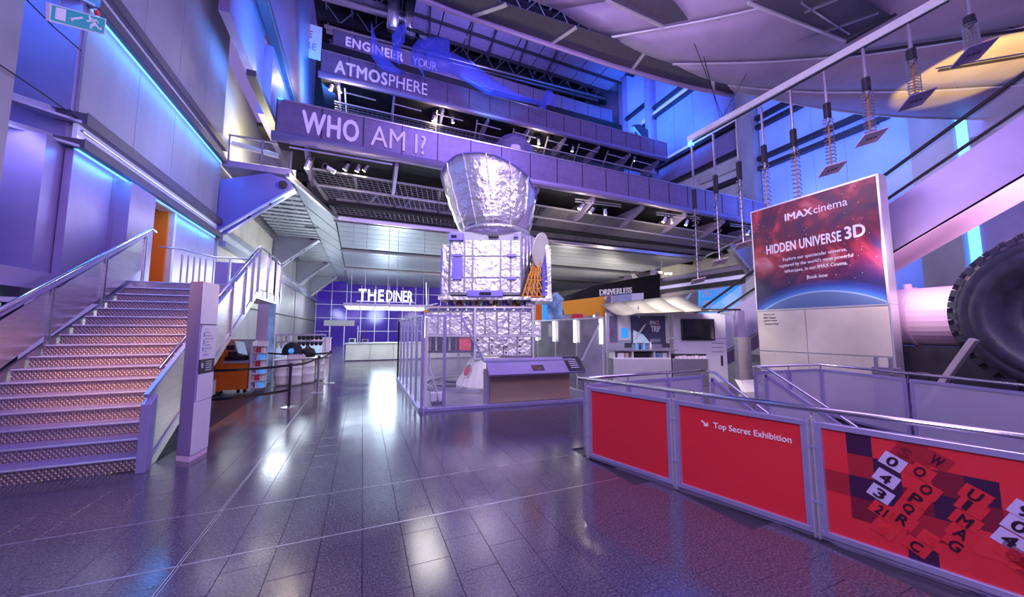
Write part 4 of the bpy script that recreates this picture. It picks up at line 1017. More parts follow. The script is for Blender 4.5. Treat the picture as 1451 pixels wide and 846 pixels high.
for i in range(4):
    y = -.65+i*.16; MB().tube(SP(fx1+.06+i*.11, -.75+i*.15, 2.84), SP(fx1+.06+i*.11, -.75+i*.15, 4.62), .06, n=8).build('foil_fold', M['foil'], cr_, smooth=True)
SB(-2.12, -1.90, -.5, .8, 2.72, 4.36).build('side_radiator', M['foil'], cr_, bevel=.02)
for k in range(12): SB(-2.16, -2.12, -.45+k*.1, -.41+k*.1, 2.8, 4.25).build('radiator_fin', M['violetp'], cr_)
for (x0, x1, z) in ((-2.15, .55, 2.70), (.55, 1.18, 2.66)): SB(x0, x1, -.8, .6, z-.05, z+.05).build('lower_deck', M['foil2'], cr_, bevel=.01)
# orange triangular lattice, side panel and dish
MB().prism([SP(1.10,-.55,2.70),SP(1.18,-.55,2.70),SP(1.16,-.55,4.28),SP(1.00,-.55,4.36)], (0,.9,0)).build('outer_panel', M['foil2'], cr_)
b = MB(); random.seed(3)
for k in range(26): z = 2.8+k*.055; b.bar(SP(.86+.05*random.random(), -.5, z), SP(1.06, -.42, z+.06*random.random()), .05)
b.build('cable_bundle', M['violetp'], cr_)
lat = []
for j in range(6):
    z = 2.76+j*.24; wdt = .58-j*.09; lat.append([SP(.30+.06*j+wdt*i/4+.02*j, -.80+.03*i, z) for i in range(5)])
b = MB()
for j in range(6):
    for i in range(4):
        b.bar(lat[j][i], lat[j][i+1], .03)
        if j < 5: b.bar(lat[j][i], lat[j+1][i], .03); b.bar(lat[j][i+1], lat[j+1][i], .03)
b.build('orange_lattice', M['gold'], cr_)
MB().bar(SP(.25,-.80,2.76), SP(.66,-.76,4.3), .05).build('lattice_edge', M['darkst'], cr_)
dn = Vector((-.93,-.30,.18)).normalized(); dc = SP(.86,-.75,4.12)
def ringp(n_, c, r, h, n=28):
    a = Vector((0,0,1)).cross(n_).normalized(); b2 = n_.cross(a); return [c+n_*h+(a*math.cos(2*PI*k/n)+b2*math.sin(2*PI*k/n))*r for k in range(n)]
nn = Vector((.86,-.47,-.20)).normalized()
prof = [(.02,.16),(.2,.14),(.38,.08),(.52,0),(.52,.03),(.38,.11),(.02,.2)]
rg = [ringp(nn, dc, r, -h) for r, h in prof]; b = MB(); n = 28
b.add([p for r in rg for p in r], [(i*n+k, i*n+(k+1)%n, (i+1)*n+(k+1)%n, (i+1)*n+k) for i in range(len(rg)-1) for k in range(n)])
b.build('dish_antenna', M['cream'], cr_, smooth=True)
b = MB(); b.add(ringp(nn, dc, .515, .005), [tuple(range(28))]); b.add(ringp(nn, dc, .515, -.01), [tuple(range(28))]); b.build('dish_face', M['cream'], cr_)
MB().bar(dc-nn*.1, SP(.55,-.6,3.4), .08).build('dish_arm', M['copper'], cr_)
# flared sunshield: elliptical cone open above, cut obliquely so the rear rim stands higher; cylinder collar below
N = 40; rows_ = []
cu = -.55
for j in range(8):
    t = j/7; ring = []
    for k in range(N):
        a = 2*PI*k/N
        r0x, r0y = 1.10, .85
        rx, ry = 1.52, 1.25
        h0 = 4.86; top = 6.26 - .62*math.sin(a) - .28*math.cos(a)
        e = t**.8
        x = cu+(r0x+(rx-r0x)*e)*math.cos(a) - .20*t; y = .05+(r0y+(ry-r0y)*e)*math.sin(a)
        wob = .018*math.sin(9*a+3*j)+.012*math.sin(17*a)
        ring.append(SP(x+wob*math.cos(a), y+wob*math.sin(a), h0+(top-h0)*t))
    rows_.append(ring+[ring[0]])
b = MB(); b.grid(rows_); so = b.build('sunshield', M['foil'], cr_, smooth=True)
md = so.modifiers.new('thickness', 'SOLIDIFY'); md.thickness = .03
b = MB(); b.path([p for p in rows_[-1]], .025, 6); b.build('shield_rim', M['violetp'], cr_, smooth=True)
b = MB(); b.lathe([(1.02,0),(1.10,.03),(1.12,.10),(1.05,.16),(1.0,.16)], SP(cu,.0,4.70), n=36); o = b.build('collar', M['foil'], cr_, smooth=True)
for k in (24, 27, 30, 33, 36): 
    MB().path([rows_[j][k]+ (rows_[j][k]-SP(cu,.05,0)).normalized()*0 + Vector((0,-.012,0)) for j in range(8)], .02, 5).build('shield_seam', M['foil'], cr_)
MB().prism([SP(.15,-.80,4.86),SP(.42,-.60,4.84),SP(.66,-.62,5.62),SP(.52,-.85,5.42)], (.02,.02,0)).build('side_flap', M['lilac'], cr_)
# ================================================================ INFORMATION LECTERN before the enclosure
le = thing('information_lectern', 'taupe plinth with a sloping lilac text panel in front of the spacecraft', 'lectern', (3.7, 7.7, 0))
pa, pb_ = Vector((2.66,7.97,0)), Vector((4.82,7.75,0))
MB().prism([pa+up*.09, pb_+up*.09, pb_+up*.86, pa+up*.86], (.02,.16,0)).build('plinth', M['brown'], le)
ax_ = (pb_-pa).normalized(); bk = Vector((-ax_.y, ax_.x, 0))
def LP(u, v): return pa + ax_*u + bk*(-.40+v*.42) + up*(.78+v*.33)   # u along, v up the slope 0..1
nl = (LP(1,0)-LP(0,0)).cross(LP(0,1)-LP(0,0)).normalized()
MB().prism([LP(.02,0), LP(2.42,0), LP(2.42,1), LP(.02,1)], nl*-.06).build('text_panel', M['lilac'], le, bevel=.008)
def lq(u0,u1,v0,v1,m,nm,h=.004): return MB().prism([LP(u0,v0)+nl*.001, LP(u1,v0)+nl*.001, LP(u1,v1)+nl*.001, LP(u0,v1)+nl*.001], nl*h).build(nm, m, le)
lq(1.98,2.42,.02,.99,M['darkst'],'dark_end'); lq(1.08,1.38,.14,.50,M['dark'],'picture'); lq(1.13,1.30,.2,.45,M['copper'],'picture')
for k in range(26):
    u0 = [.2,.62,.95,1.42,1.7][k%5]; v = .85-(k//5)*.11
    if .9 < u0 < 1.4 and v < .55: continue
    lq(u0, u0+.2+.03*(k%3), v, v+.025, M['bracket'], 'print_line', .002)
for k in range(5): lq(2.08, 2.3, .25+.13*k, .28+.13*k, M['pletter'], 'print_line', .006)
lq(.16,1.0,.9,.94,M['bracket'],'print_line',.002)
# ================================================================ STAIRWELL BARRIERS
P0 = Vector((2.97,4.30,0)); DV = Vector((3.69-2.99, 1.92-4.28, 0)).normalized(); NV = Vector((-DV.y, DV.x, 0))   # NV points to the well
NV = NV if NV.x > 0 else -NV
FV = -NV
br = thing('barrier', 'curved-rail stairwell barrier with three red graphic panels in lilac frames', 'barrier', P0)
LW = 1.19; GAP = .045
def barrier_panel(i, m):
    a = P0 + DV*(i*(LW+GAP)+.02); b_ = a + DV*LW
    z0, z1 = .03, .98
    fo = MB(); w_ = .05
    for p, q_ in ((a+up*(z0+w_/2), b_+up*(z0+w_/2)), (a+up*(z1-w_/2), b_+up*(z1-w_/2))): fo.bar(p, q_, .05, w_)
    for p in (a+DV*w_/2, b_-DV*w_/2): fo.bar(p+up*z0, p+up*z1, .05, w_, up=(1,0,0))
    f = fo.build('panel_frame', M['frame'], br, bevel=.005)
    a2, b2 = a+DV*(w_-.006), b_-DV*(w_-.006)
    s = MB().prism([a2+up*(z0+w_-.006), b2+up*(z0+w_-.006), b2+up*(z1-w_+.006), a2+up*(z1-w_+.006)], NV*.012).build('red_panel', m, br)
    return a2, b2, z0+w_, z1-w_, s
pan = [barrier_panel(i, M['red']) for i in range(4)]
for i in range(4):
    e = P0 + DV*(i*(LW+GAP)-GAP/2+.02+.0)
    for k in (-1, 1): MB().bar(e+DV*(.016*k), e+DV*(.016*k)+up*(.99), .012, .05, up=(1,0,0)).build('post', M['bright'], br)
    for z in (.30, .76): MB().bar(e-DV*.05+FV*.02+up*z, e+DV*.05+FV*.02+up*z, .012, .02).build('hinge', M['frame'], br)
    MB().path([e+up*.93+NV*.02, e+up*1.0+NV*.03, e+up*1.07], .011, 6).build('rail_bracket', M['steel'], br)
hr0 = P0-DV*.16+up*1.08
MB().path([hr0, P0+DV*6.2+up*1.08], .027, 12).build('handrail', M['rail'], br, smooth=True)
MB().prism([P0-DV*.03+up*0, P0+DV*6.2, P0+DV*6.2+up*.028, P0-DV*.03+up*.028], NV*.06).build('kerb', M['frame'], br)
# lettering on the second panel
a2, b2, z0, z1, s2 = pan[1]
tp0 = a2 + DV*.36 + up*.73 + FV*.003
text('Top Secret Exhibition', M['pletter'], br, tp0, DV, (0,0,1), h=.075, wid=.66, bold=.01, label='small white printed words')
for a_, b_ in (((.24,.80),(.30,.755)), ((.30,.755),(.30,.79)), ((.30,.755),(.262,.755))):
    MB().bar(a2+DV*a_[0]+up*a_[1]+FV*.004, a2+DV*b_[0]+up*b_[1]+FV*.004, .008, .012).build('arrow', M['pletter'], br)
# printed checker and letter tiles on the third and fourth panels
def art(panel, u0, u1, v0, v1, m, h=.002, shear=0):
    a_, b_, z0, z1, _ = panel; W = (b_-a_).length; Hh = z1-z0
    def P(u, v): return a_ + DV*(u*W) + up*(z0+v*Hh) + FV*h
    return MB().prism([P(u0,v0), P(u1,v0), P(u1,v1), P(u0,v1)], FV*.001).build('print_block', m, br)
p3 = pan[2]
cw = .135
blocks = [(1,4,'plum'),(1,3,'mred'),(0,2,'mred'),(1,2,'plum'),(1,1,'dred'),(0,3,'red'),(2,4,'lred'),(2,3,'plum'),(2,2,'plum'),(3,4,'mred'),(3,3,'red'),(3,2,'dred'),(4,4,'red'),(4,3,'dred'),(4,2,'plum'),(4,1,'mred'),(3,1,'mred'),(2,1,'red'),(5,4,'lred'),(5,3,'plum'),(5,2,'dred'),(5,1,'lred'),(6,4,'red'),(6,3,'lred'),(6,2,'mred'),(0,4,'lred'),(3,0,'plum'),(4,0,'lred')]
for cx_, ry_, m in blocks: art(p3, cx_*cw+.005, min(.995,(cx_+1)*cw+.005), ry_*.2, ry_*.2+.2, M[m])
def chip(panel, u, v, s_, ch, mb_, mt, ang=-.5, hh=.006, w_=.13):
    a_, b_, z0, z1, _ = panel; W = (b_-a_).length; Hh = z1-z0
    c = a_+DV*(u*W)+up*(z0+v*Hh)+FV*hh
    X = (DV*math.cos(ang)+up*math.sin(ang)); Y = (up*math.cos(ang)-DV*math.sin(ang))
    MB().prism([c-X*w_/2-Y*s_*.6, c+X*w_/2-Y*s_*.6, c+X*w_/2+Y*s_*.6, c-X*w_/2+Y*s_*.6], FV*.001).build('letter_tile', mb_, br)
    text(ch, mt, br, c-X*.03-Y*s_*.42+FV*.002, X, Y, h=s_*.84, wid=.018 if ch == 'I' else .055, bold=.02)
L_ = M['lav']; I_ = M['ink']
for u, v, ch, mb_, mt in ((.375,.80,'0',L_,I_),(.335,.64,'4',L_,I_),(.30,.49,'3',L_,I_),(.30,.34,'21',M['red'],I_),(.30,.18,'6',M['lred'],M['red']),
    (.44,.90,'S',M['mred'],M['dred']),(.50,.76,'O',M['red'],I_),(.58,.88,'W',M['mred'],I_),(.52,.62,'O',M['red'],I_),(.47,.52,'P',M['red'],I_),(.43,.42,'Q',M['red'],I_),(.40,.31,'R',M['red'],I_),
    (.72,.66,'U',M['red'],I_),(.70,.56,'I',M['red'],I_),(.67,.44,'M',M['red'],I_),(.65,.33,'A',M['red'],I_),(.62,.22,'G',M['red'],I_),(.45,.12,'C',M['red'],I_),(.52,.20,'S',M['lred'],M['red']),
    (.90,.62,'9',L_,I_),(.87,.50,'0',L_,I_),(.83,.38,'4',L_,I_),(.93,.30,'7',M['lred'],M['mred']),(.88,.20,'2',M['lred'],M['mred']),(.84,.28,'8',M['lred'],M['mred'])):
    chip(p3, u, v, .085, ch, mb_, mt)
# far sides of the stairwell
def rail_run(name, label, pts, railz, closed=True, m='fglass', ph=.95, n_each=None, group=None):
    r = thing(name, label, 'balustrade', pts[0])
    for i in range(len(pts)-1):
        a, b_ = Vector(pts[i]), Vector(pts[i+1]); L = (b_-a).length; n = n_each[i] if n_each else max(1, round(L/1.2))
        for k in range(n):
            p, q_ = a.lerp(b_, (k+.03)/n), a.lerp(b_, (k+.97)/n)
            f = MB(); 
            for z in (.05, ph): f.bar(p+up*z, q_+up*z, .04, .045)
            for x_ in (p, q_): f.bar(x_+up*.03, x_+up*(ph+.02), .045, .04, up=(1,0,0))
            f.build('panel_frame', M['frame'], r)
            MB().slab(p+up*.07, q_+up*.07, q_+up*(ph-.02), p+up*(ph-.02), .008).build('mesh_panel', M[m], r)
        for k in range(n+1):
            p = a.lerp(b_, k/n); MB().tube(p+up*.9, p+up*railz, .012, n=6).build('rail_bracket', M['steel'], r)
    MB().path([Vector(p)+up*railz for p in pts], .024, 8).build('handrail', M['rail'], r, smooth=True)
    return r
rail_run('balustrade', 'short mesh balustrade with steel rail at the far left end of the stairwell', [(3.05,4.52,0),(5.62,4.60,0)], 1.06, n_each=[3])
rail_run('balustrade', 'mesh balustrade with steel rail wrapping the stairwell corner below the poster sign', [(7.05,4.62,0),(8.85,4.42,0),(8.35,2.95,0),(7.85,1.45,0),(7.2,-.4,0)], 1.06, n_each=[2,1,1,2])
dn_ = thing('descending_stair', 'stair going down into the stairwell between two sloping mesh balustrades', 'stairs', (6.4, 4.4, 0))
for k in range(14):
    y = 4.35-k*.28; z = -(k+1)*.17
    MB().box(5.65, 7.05, y-.30, y, z-.04, z).build('tread', M['steel'], dn_); MB().box(5.65, 7.05, y-.01, y, z, z+.17).build('riser', M['darkst'], dn_)
for x, m in ((5.62, 'rail'), (7.06, 'rail')):
    pts = [(x, 4.62, 1.06), (x, 4.35, 1.04), (x, 3.2, .34), (x, 1.2, -.88)]
    MB().path(pts, .024, 8).build('handrail', M['rail'], dn_, smooth=True)
    MB().prism([(x, 4.4, .9), (x, 1.2, -1.04), (x, 1.2, -1.9), (x, 4.4, .03)], (.01,0,0)).build('mesh_panel', M['fglass'], dn_)
    f = MB(); f.bar((x, 4.4, .92), (x, 1.2, -1.02), .05); f.bar((x,4.4,0), (x,4.4,.95), .05); f.build('panel_frame', M['frame'], dn_)
ww = struct(thing('wall_stairwell', None, None, (6, 2, -3)))
MB().box(2.9, 9.2, -6, 4.8, -4.1, -4.0).build('lower_floor', M['grout'], ww)
MB().box(2.8, 9.4, 4.45, 4.6, -4, -.27).build('shaft_face', M['concrete'], ww)
MB().prism([(8.9,4.45,-4),(7.2,-6,-4),(7.2,-6,-.02),(8.9,4.45,-.02)], (.1,0,0)).build('shaft_face', M['concrete'], ww)
MB().prism([(wellx(-6),-6,-4),(2.92,4.45,-4),(2.92,4.45,-.27),(wellx(-6),-6,-.27)], (-.1,0,0)).build('shaft_face', M['concrete'], ww)
# ================================================================ POSTER SIGN MONOLITH
XS = 11.0
mo = thing('poster_monolith', 'tall concrete-panelled monolith bearing the red nebula cinema poster', 'sign', (XS+.15, 5.5, 0))
MB().box(XS, XS+.32, 4.06, 7.0, .0, 5.42).build('core', M['bright'], mo, bevel=.01)
MB().box(XS-.03, XS-.001, 4.10, 6.97, 2.38, 5.38).build('poster', M['poster'], mo)
for y0, y1 in ((4.08, 5.72), (5.74, 6.98)):
    for z0, z1 in ((.0, .30), (.32, 1.16), (1.18, 2.33)):
        MB().box(XS-.03, XS-.001, y0, y1, z0, z1-.01).build('concrete_panel', M['warm_conc'], mo)
MB().box(XS-.035, XS+.32, 4.04, 4.07, 0, 2.35).build('end_panel', M['bright'], mo); MB().box(XS-.035, XS+.32, 4.04, 4.07, 2.37, 5.42).build('end_panel', M['bright'], mo)
MB().box(XS-.04, XS+.0, 4.05, 7.0, 2.34, 2.37).build('poster_trim', M['bright'], mo); MB().box(XS-.04, XS+.0, 4.05, 7.0, 5.38, 5.42).build('poster_trim', M['bright'], mo)
for a in (4.05, 6.97): MB().box(XS-.04, XS, a, a+.03, 2.36, 5.4).build('poster_trim', M['bright'], mo)
XD = (0,-1,0); xs_ = XS-.034
text('IMAX', M['pletter'], mo, (xs_, 6.05, 4.86), XD, (0,0,1), h=.19, wid=.66, bold=.025)
text('cinema', M['pletter'], mo, (xs_, 5.36, 4.86), XD, (0,0,1), h=.19, wid=.72, bold=0)
text('HIDDEN UNIVERSE', M['pletter'], mo, (xs_, 6.60, 4.0), XD, (0,0,1), h=.26, wid=1.78, bold=.022, spacing=1.04)
text('3D', M['pletter'], mo, (xs_, 4.74, 4.02), XD, (0,0,1), h=.30, wid=.38, bold=.03)
for k, (t, w_, y_) in enumerate((('Explore our spectacular universe,', 1.45, 6.18), ('captured by the world\'s most powerful', 1.66, 6.28), ('telescopes, in our IMAX Cinema.', 1.42, 6.16))):
    text(t, M['pletter'], mo, (xs_, y_, 3.70-.17*k), XD, (0,0,1), h=.12, wid=w_)
text('Book now', M['pletter'], mo, (xs_, 5.62, 3.14), XD, (0,0,1), h=.10, wid=.46)
for k, t in enumerate(('Pattern pod', 'IMAX Theatre', 'Legend of Apollo', 'Tomorrow\'s World')):
    text(t, M['dark'], mo, (xs_, 6.80, 2.20-.09*k), XD, (0,0,1), h=.055, wid=.30+.03*k)
random.seed(11)
b = MB()
for k in range(60):
    y, z = random.uniform(4.2,6.9), random.uniform(3.0,5.3); b.box(xs_-.001, xs_+.002, y-.006, y+.006, z-.006, z+.006)
b.build('printed_stars', M['pletter'], mo, kind='stuff')
# ================================================================ GIANT TYRE
ty = thing('giant_tyre', 'giant black dumper truck tyre standing on edge beyond the stairwell at right', 'tyre', (10.5, 1.55, .5))
tc_ = Vector((9.62, 1.50, 2.02)); RT = 1.36
prof = [(.50,.46),(.54,.30),(.60,.22),(.66,.24),(.74,.12),(.90,.02),(1.0,.0),(1.08,.02),(1.10,.05),(1.13,.03),(1.22,.06),(1.28,.16),(1.34,.30),(1.36,.55),(1.34,.85),(1.22,1.0),(.6,.95),(.50,.70)]
MB().lathe(prof, tc_, 'x', 64).build('tyre_body', M['rubber'], ty, smooth=True)
lug0 = None
for k in range(40):
    a = 2*PI*k/40; ca, sa = math.cos(a), math.sin(a)
    Mx = Matrix.Translation(tc_) @ Matrix.Rotation(a, 4, 'X')
    if lug0 is None:
        b = MB(); b.hexa([Vector((.10,-.062,1.25)),Vector((.5,-.062,1.33)),Vector((.5,.062,1.33)),Vector((.10,.062,1.25))],[Vector((.16,-.05,1.37)),Vector((.5,-.05,1.47)),Vector((.5,.05,1.47)),Vector((.16,.05,1.37))]); 
        lug0 = b.build('tread_lug', M['rubber'], ty); lug0.matrix_basis = Mx
    else: share(lug0, ty, Mx)
    if k % 1 == 0:
        pass
lug1 = None
for k in range(40):
    Mx = Matrix.Translation(tc_) @ Matrix.Rotation(2*PI*(k+.5)/40, 4, 'X')
    if lug1 is None:
        b = MB(); b.hexa([Vector((.5,-.062,1.33)),Vector((.92,-.062,1.28)),Vector((.92,.062,1.28)),Vector((.5,.062,1.33))],[Vector((.5,-.05,1.47)),Vector((.86,-.05,1.42)),Vector((.86,.05,1.42)),Vector((.5,.05,1.47))])
        lug1 = b.build('tread_lug', M['rubber'], ty); lug1.matrix_basis = Mx
    else: share(lug1, ty, Mx)
MB().lathe([(.001,.55),(.18,.52),(.22,.36),(.34,.34),(.40,.50),(.47,.50),(.50,.30),(.56,.26),(.56,.30),(.52,.6),(.001,.6)], tc_, 'x', 40).build('wheel_rim', M['hub'], ty, smooth=True)
for k in range(10):
    a = 2*PI*k/10; MB().disc(tc_+Vector((.34,.29*math.cos(a),.29*math.sin(a))), (-1,0,0), .025, .05, 8).build('wheel_bolt', M['steel'], ty)
ts = thing('tyre_stand', 'dark steel cradle with a pale slanting brace holding the giant tyre', 'stand', (10, 2, 0))
MB().bar((9.45, 3.2, .30), (9.45, 2.5, 1.62), .08, .20, up=(1,0,0)).build('brace', M['warm_conc'], ts, bevel=.01)
MB().box(9.4, 10.8, .3, 3.3, .0, .3).build('base', M['darkst'], ts); 
for y in (3.15, 2.2, .7): MB().box(9.42, 9.52, y-.08, y+.08, .3, 1.0 if y > 2 else .6).build('upright', M['darkst'], ts)
MB().box(9.7, 10.6, 2.2, 2.9, .3, .62).build('cradle', M['darkst'], ts); MB().box(9.7, 10.6, .15, .85, .3, .62).build('cradle', M['darkst'], ts)
# pink tank behind
pk = thing('pink_tank', 'pale pink horizontal cylinder lying between the poster sign and the giant tyre', 'tank', (12.6, 3.5, 0))
MB().lathe([(.001,0),(.55,.02),(.70,.12),(.70,3.9),(.001,3.9)], (12.6, 1.2, 2.1), 'y', 36).build('shell', M['pink'], pk, smooth=False)
for y in (4.15, 2.2): MB().lathe([(.70,0),(.73,0),(.73,.05),(.70,.05)], (12.6, y, 2.1), 'y', 36).build('band', M['pink'], pk)
MB().tube((12.6,4.3,2.78),(12.6,4.3,2.92), .08, n=12).build('valve', M['pink'], pk)
MB().box(12.0, 13.2, 1.0, 5.2, .5, 1.38).build('cradle', M['darkst'], pk); MB().box(12.1,13.1,1.2,5,0,.5).build('plinth', M['hub'], pk)
# clamps by the tyre stand
fc = thing('machine_fitting', 'small dark clamps with bolts just above the rail beside the tyre stand', 'fitting', (9.75, 3.75, .6))
MB().box(9.7, 9.9, 3.55, 3.95, 0, 1.02).build('block', M['hub'], fc)
for y in (3.62, 3.84): MB().box(9.68, 9.72, y, y+.06, .9, 1.22).build('clamp', M['steel'], fc)
# ================================================================ ESCALATOR
es_ = thing('escalator', 'escalator with lilac side and glowing pink underside climbing behind the poster sign', 'escalator', (12.9, 10, 0))
sl = math.tan(math.radians(29.5))
def zt(y): return 4.95-(y-4.37)*.565
def zm(y): return 3.66-(y-4.39)*.59
YA, YZ = 10.6, -1.5
MB().prism([(12.2,YA,max(.02,zm(YA))),(12.2,YZ,zm(YZ)),(12.2,YZ,zt(YZ)),(12.2,YA,zt(YA))], (.06,0,0)).build('side_cladding', M['lilac'], es_)
MB().prism([(13.54,YA,max(.02,zm(YA))),(13.54,YZ,zm(YZ)),(13.54,YZ,zt(YZ)),(13.54,YA,zt(YA))], (.06,0,0)).build('side_cladding', M['lilac'], es_)
MB().slab((12.2,YA,zm(YA)),(12.2,YZ,zm(YZ)),(13.6,YZ,zm(YZ)),(13.6,YA,zm(YA)), .05).build('underside', M['pink'], es_)
MB().slab((12.3,YA,zt(YA)-.25),(12.3,YZ,zt(YZ)-.25),(13.5,YZ,zt(YZ)-.25),(13.5,YA,zt(YA)-.25), .05).build('step_band', M['darkst'], es_)
for x in (12.23, 13.57):
    MB().path([(x,YA+.3,zt(YA)+.62),(x,YZ,zt(YZ)+.80)], .045, 8).build('handrail', M['black'], es_)
    MB().path([(x,YA+.2,zt(YA)+.10),(x,YZ,zt(YZ)+.12)], .03, 6).build('lower_rail', M['black'], es_)
    MB().prism([(x,YA,zt(YA)),(x,YZ,zt(YZ)),(x,YZ,zt(YZ)+.76),(x,YA,zt(YA)+.58)], (.012,0,0)).build('glass_side', M['glass'], es_)
lamp('AREA', (11.7, 1.6, 3.0), (13.0, 2.6, 5.2), 30, (1.0,.60,.95), .6, .6)
lamp('AREA', (10.4, 3.8, 3.6), (12.4, 3.4, 2.2), 45, (1.0,.72,.9), .6, .6)
lamp('AREA', (12.9, -.3, 1.2), (12.9, 2.0, 5.2), 300, (1.0,.60,.95), 1.0, 1.0)
# ================================================================ PYLON and purple pole
py_ = thing('steel_pylon', 'short brushed steel pylon on a pale wedge foot left of the poster sign', 'pylon', (10.3, 7.4, 0))
c = S(1056, 552, 'z', 0)
MB().box(c.x-.30, c.x+.30, c.y-.06, c.y+.06, .25, 1.55, None).build('slab', M['steel'], py_)
MB().prism([(c.x-.45,c.y-.35,0),(c.x+.45,c.y-.35,0),(c.x+.3,c.y-.05,.3),(c.x-.3,c.y-.05,.3)], (0,.15,0)).build('foot', M['cream'], py_)
# ================================================================ INFORMATION KIOSK (frame aligned with the hall view: x right, y away)
KD = 12.6
kl = Vector((KD*_sy+5.4*_cy, KD*_cy-5.4*_sy, 0))
def KB(x0, x1, y0, y1, z0, z1): return MB().box(x0-5.4, x1-5.4, y0, y1, z0, z1)
ki = thing('information_kiosk', 'pale kiosk wall with poster board, wall cabinets and purple corner post', 'kiosk', kl, -YAW, world=False)
KB(3.35,5.56,.0,.12,0,2.40).build('wall_panel', M['bright'], ki); KB(5.60,7.42,-.25,.12,1.50,2.36).build('wall_panel', M['white'], ki)
KB(5.60,7.42,-.25,.12,0,1.47).build('wall_panel', M['white'], ki)
KB(7.20,7.26,-.27,-.25,.55,.9).build('slot_handle', M['darkst'], ki)
for z in (1.32,1.18,1.02): KB(6.9,7.3,-.262,-.25,z,z+.012).build('slot', M['darkst'], ki)
KB(3.45,3.72,-.04,0,1.35,2.28).build('banner', M['hub'], ki); KB(3.75,4.18,-.05,0,1.42,2.28).build('leaflet_board', M['white'], ki); KB(3.85,4.1,-.06,-.05,1.5,1.85).build('leaflet', M['cyan'], ki)
KB(5.42,5.53,-.05,0,1.3,2.3).build('banner', M['white'], ki); text('0', M['dark'], ki, (5.44-5.4,-.055,2.18), (1,0,0), (0,0,1), h=.08)
KB(4.22,5.40,-.06,0,1.30,2.28).build('poster_board', mat('dusk_blue_print', (.08,.08,.15), .4, 0, .5, 1.5), ki)
MB().prism([(4.25-5.4,-.075,1.32),(4.85-5.4,-.075,1.32),(4.62-5.4,-.075,1.62),(4.27-5.4,-.075,1.78)], (0,.01,0)).build('printed_glow', M['ltblue'], ki)
MB().prism([(4.28-5.4,-.085,1.50),(4.36-5.4,-.085,1.44),(4.72-5.4,-.085,1.98),(4.70-5.4,-.085,2.0)], (0,.01,0)).build('printed_rocket', M['pletter'], ki)
text('SPACE', M['pletter'], ki, (4.86-5.4,-.07,1.98), (1,0,0), (0,0,1), h=.12, wid=.32, bold=.03)
text('TRIP', M['pletter'], ki, (4.90-5.4,-.07,1.72), (1,0,0), (0,0,1), h=.20, wid=.32, bold=.03)
MB().box(5.13-5.4, 5.15-5.4, -.08, -.07, 1.85, 2.18).build('printed_red_bar', M['redt'], ki)
for z in (1.44,1.40,1.36): KB(4.86,5.22,-.068,-.06,z,z+.02).build('print_line', M['bright'], ki)
KB(7.45,7.68,-.9,-.66,0,2.42).build('corner_post', M['lilac'], ki, bevel=.01)
KB(6.3,7.6,-.86,-.80,2.42,2.48).build('top_arm', M['darkst'], ki)
KB(6.95,7.35,-.85,-.75,2.30,2.36).build('camera_plate', M['bright'], ki)
tv = thing('television', 'large dark television on the pale kiosk wall', 'television', kl, -YAW, world=False)
KB(5.86,7.0,-.33,-.25,1.42,2.16).build('bezel', M['darkst'], tv, bevel=.01); KB(5.91,6.95,-.34,-.33,1.47,2.11).build('glass_face', M['screen'], tv)
kc = thing('kiosk_canopy', 'curved steel canopy with dark seams above the kiosk counter', 'canopy', kl, -YAW, world=False)
for k in range(4):
    rws = []
    for j in range(7):
        t = j/6
        r_ = []
        for s_ in (0.01, .99):
            f = (k+s_)/4
            back = Vector((3.22-5.4+2.85*f, .1, 2.68+.32*f)); front = Vector((4.0-5.4+3.1*f, -1.2, 2.30+.10*f))
            p = back.lerp(front, t); p.z -= .22*math.sin(PI*t); r_.append(p)
        rws.append(r_)
    MB().grid(rws, .03).build('canopy_panel', M['kcan'], kc, smooth=True)
MB().tube((4.4-5.4,-.3,2.2),(4.4-5.4,-.3,2.6),.03).build('stay', M['steel'], kc); 
ct = thing('service_counter', 'curved pale service counter with open shelf under the kiosk poster', 'counter', kl, -YAW, world=False)
KB(3.30,5.15,-1.0,-.9,0,.84).build('front_panel', M['bright'], ct); KB(3.25,5.35,-1.05,-.4,1.10,1.14).build('counter_top', M['steel'], ct)
KB(3.30,5.15,-1.0,-.45,.84,.88).build('shelf', M['white'], ct); KB(3.30,5.15,-.50,-.45,.88,1.1).build('shelf_back', M['cream'], ct)
for x in (3.3, 3.9, 4.6, 5.1): KB(x,x+.04,-1.0,-.45,.88,1.1).build('divider', M['white'], ct)
sd = thing('side_counter', 'lower mauve side counter holding a row of leaflets right of the service counter', 'counter', kl, -YAW, world=False)
KB(5.20,6.35,-1.0,-.35,0,.86).build('body', M['steel'], sd, bevel=.02); KB(5.2,6.35,-.9,-.85,.86,1.0).build('tray_back', M['darkst'], sd)
for k in range(8):
    o = thing('leaflet_stack', 'little %s leaflet stack, number %s of eight from the left on the side counter' % (('pink','white')[k%2], ('one','two','three','four','five','six','seven','eight')[k]), 'leaflets', kl, -YAW, group='leaflet stacks on the side counter', world=False)
    KB(5.3+k*.13,5.4+k*.13,-.98,-.92,.86,.93+.01*(k%3)).build('cards', M['pink'] if k%2==0 else M['white'], o)
for k, (x, w_, m, lab) in enumerate(((3.45,.2,'white','white'),(3.68,.12,'tan','tan'),(3.98,.5,'black','long black'),(4.66,.2,'sky','pale blue'),(4.9,.14,'cream','cream'))):
    tag(KB(x,x+w_,-.95,-.6,.88,1.04).build('shelf_box', M[m]), lab+' box on the open shelf of the kiosk counter', 'box').matrix_world = Matrix.Translation(kl) @ Matrix.Rotation(-YAW, 4, 'Z')
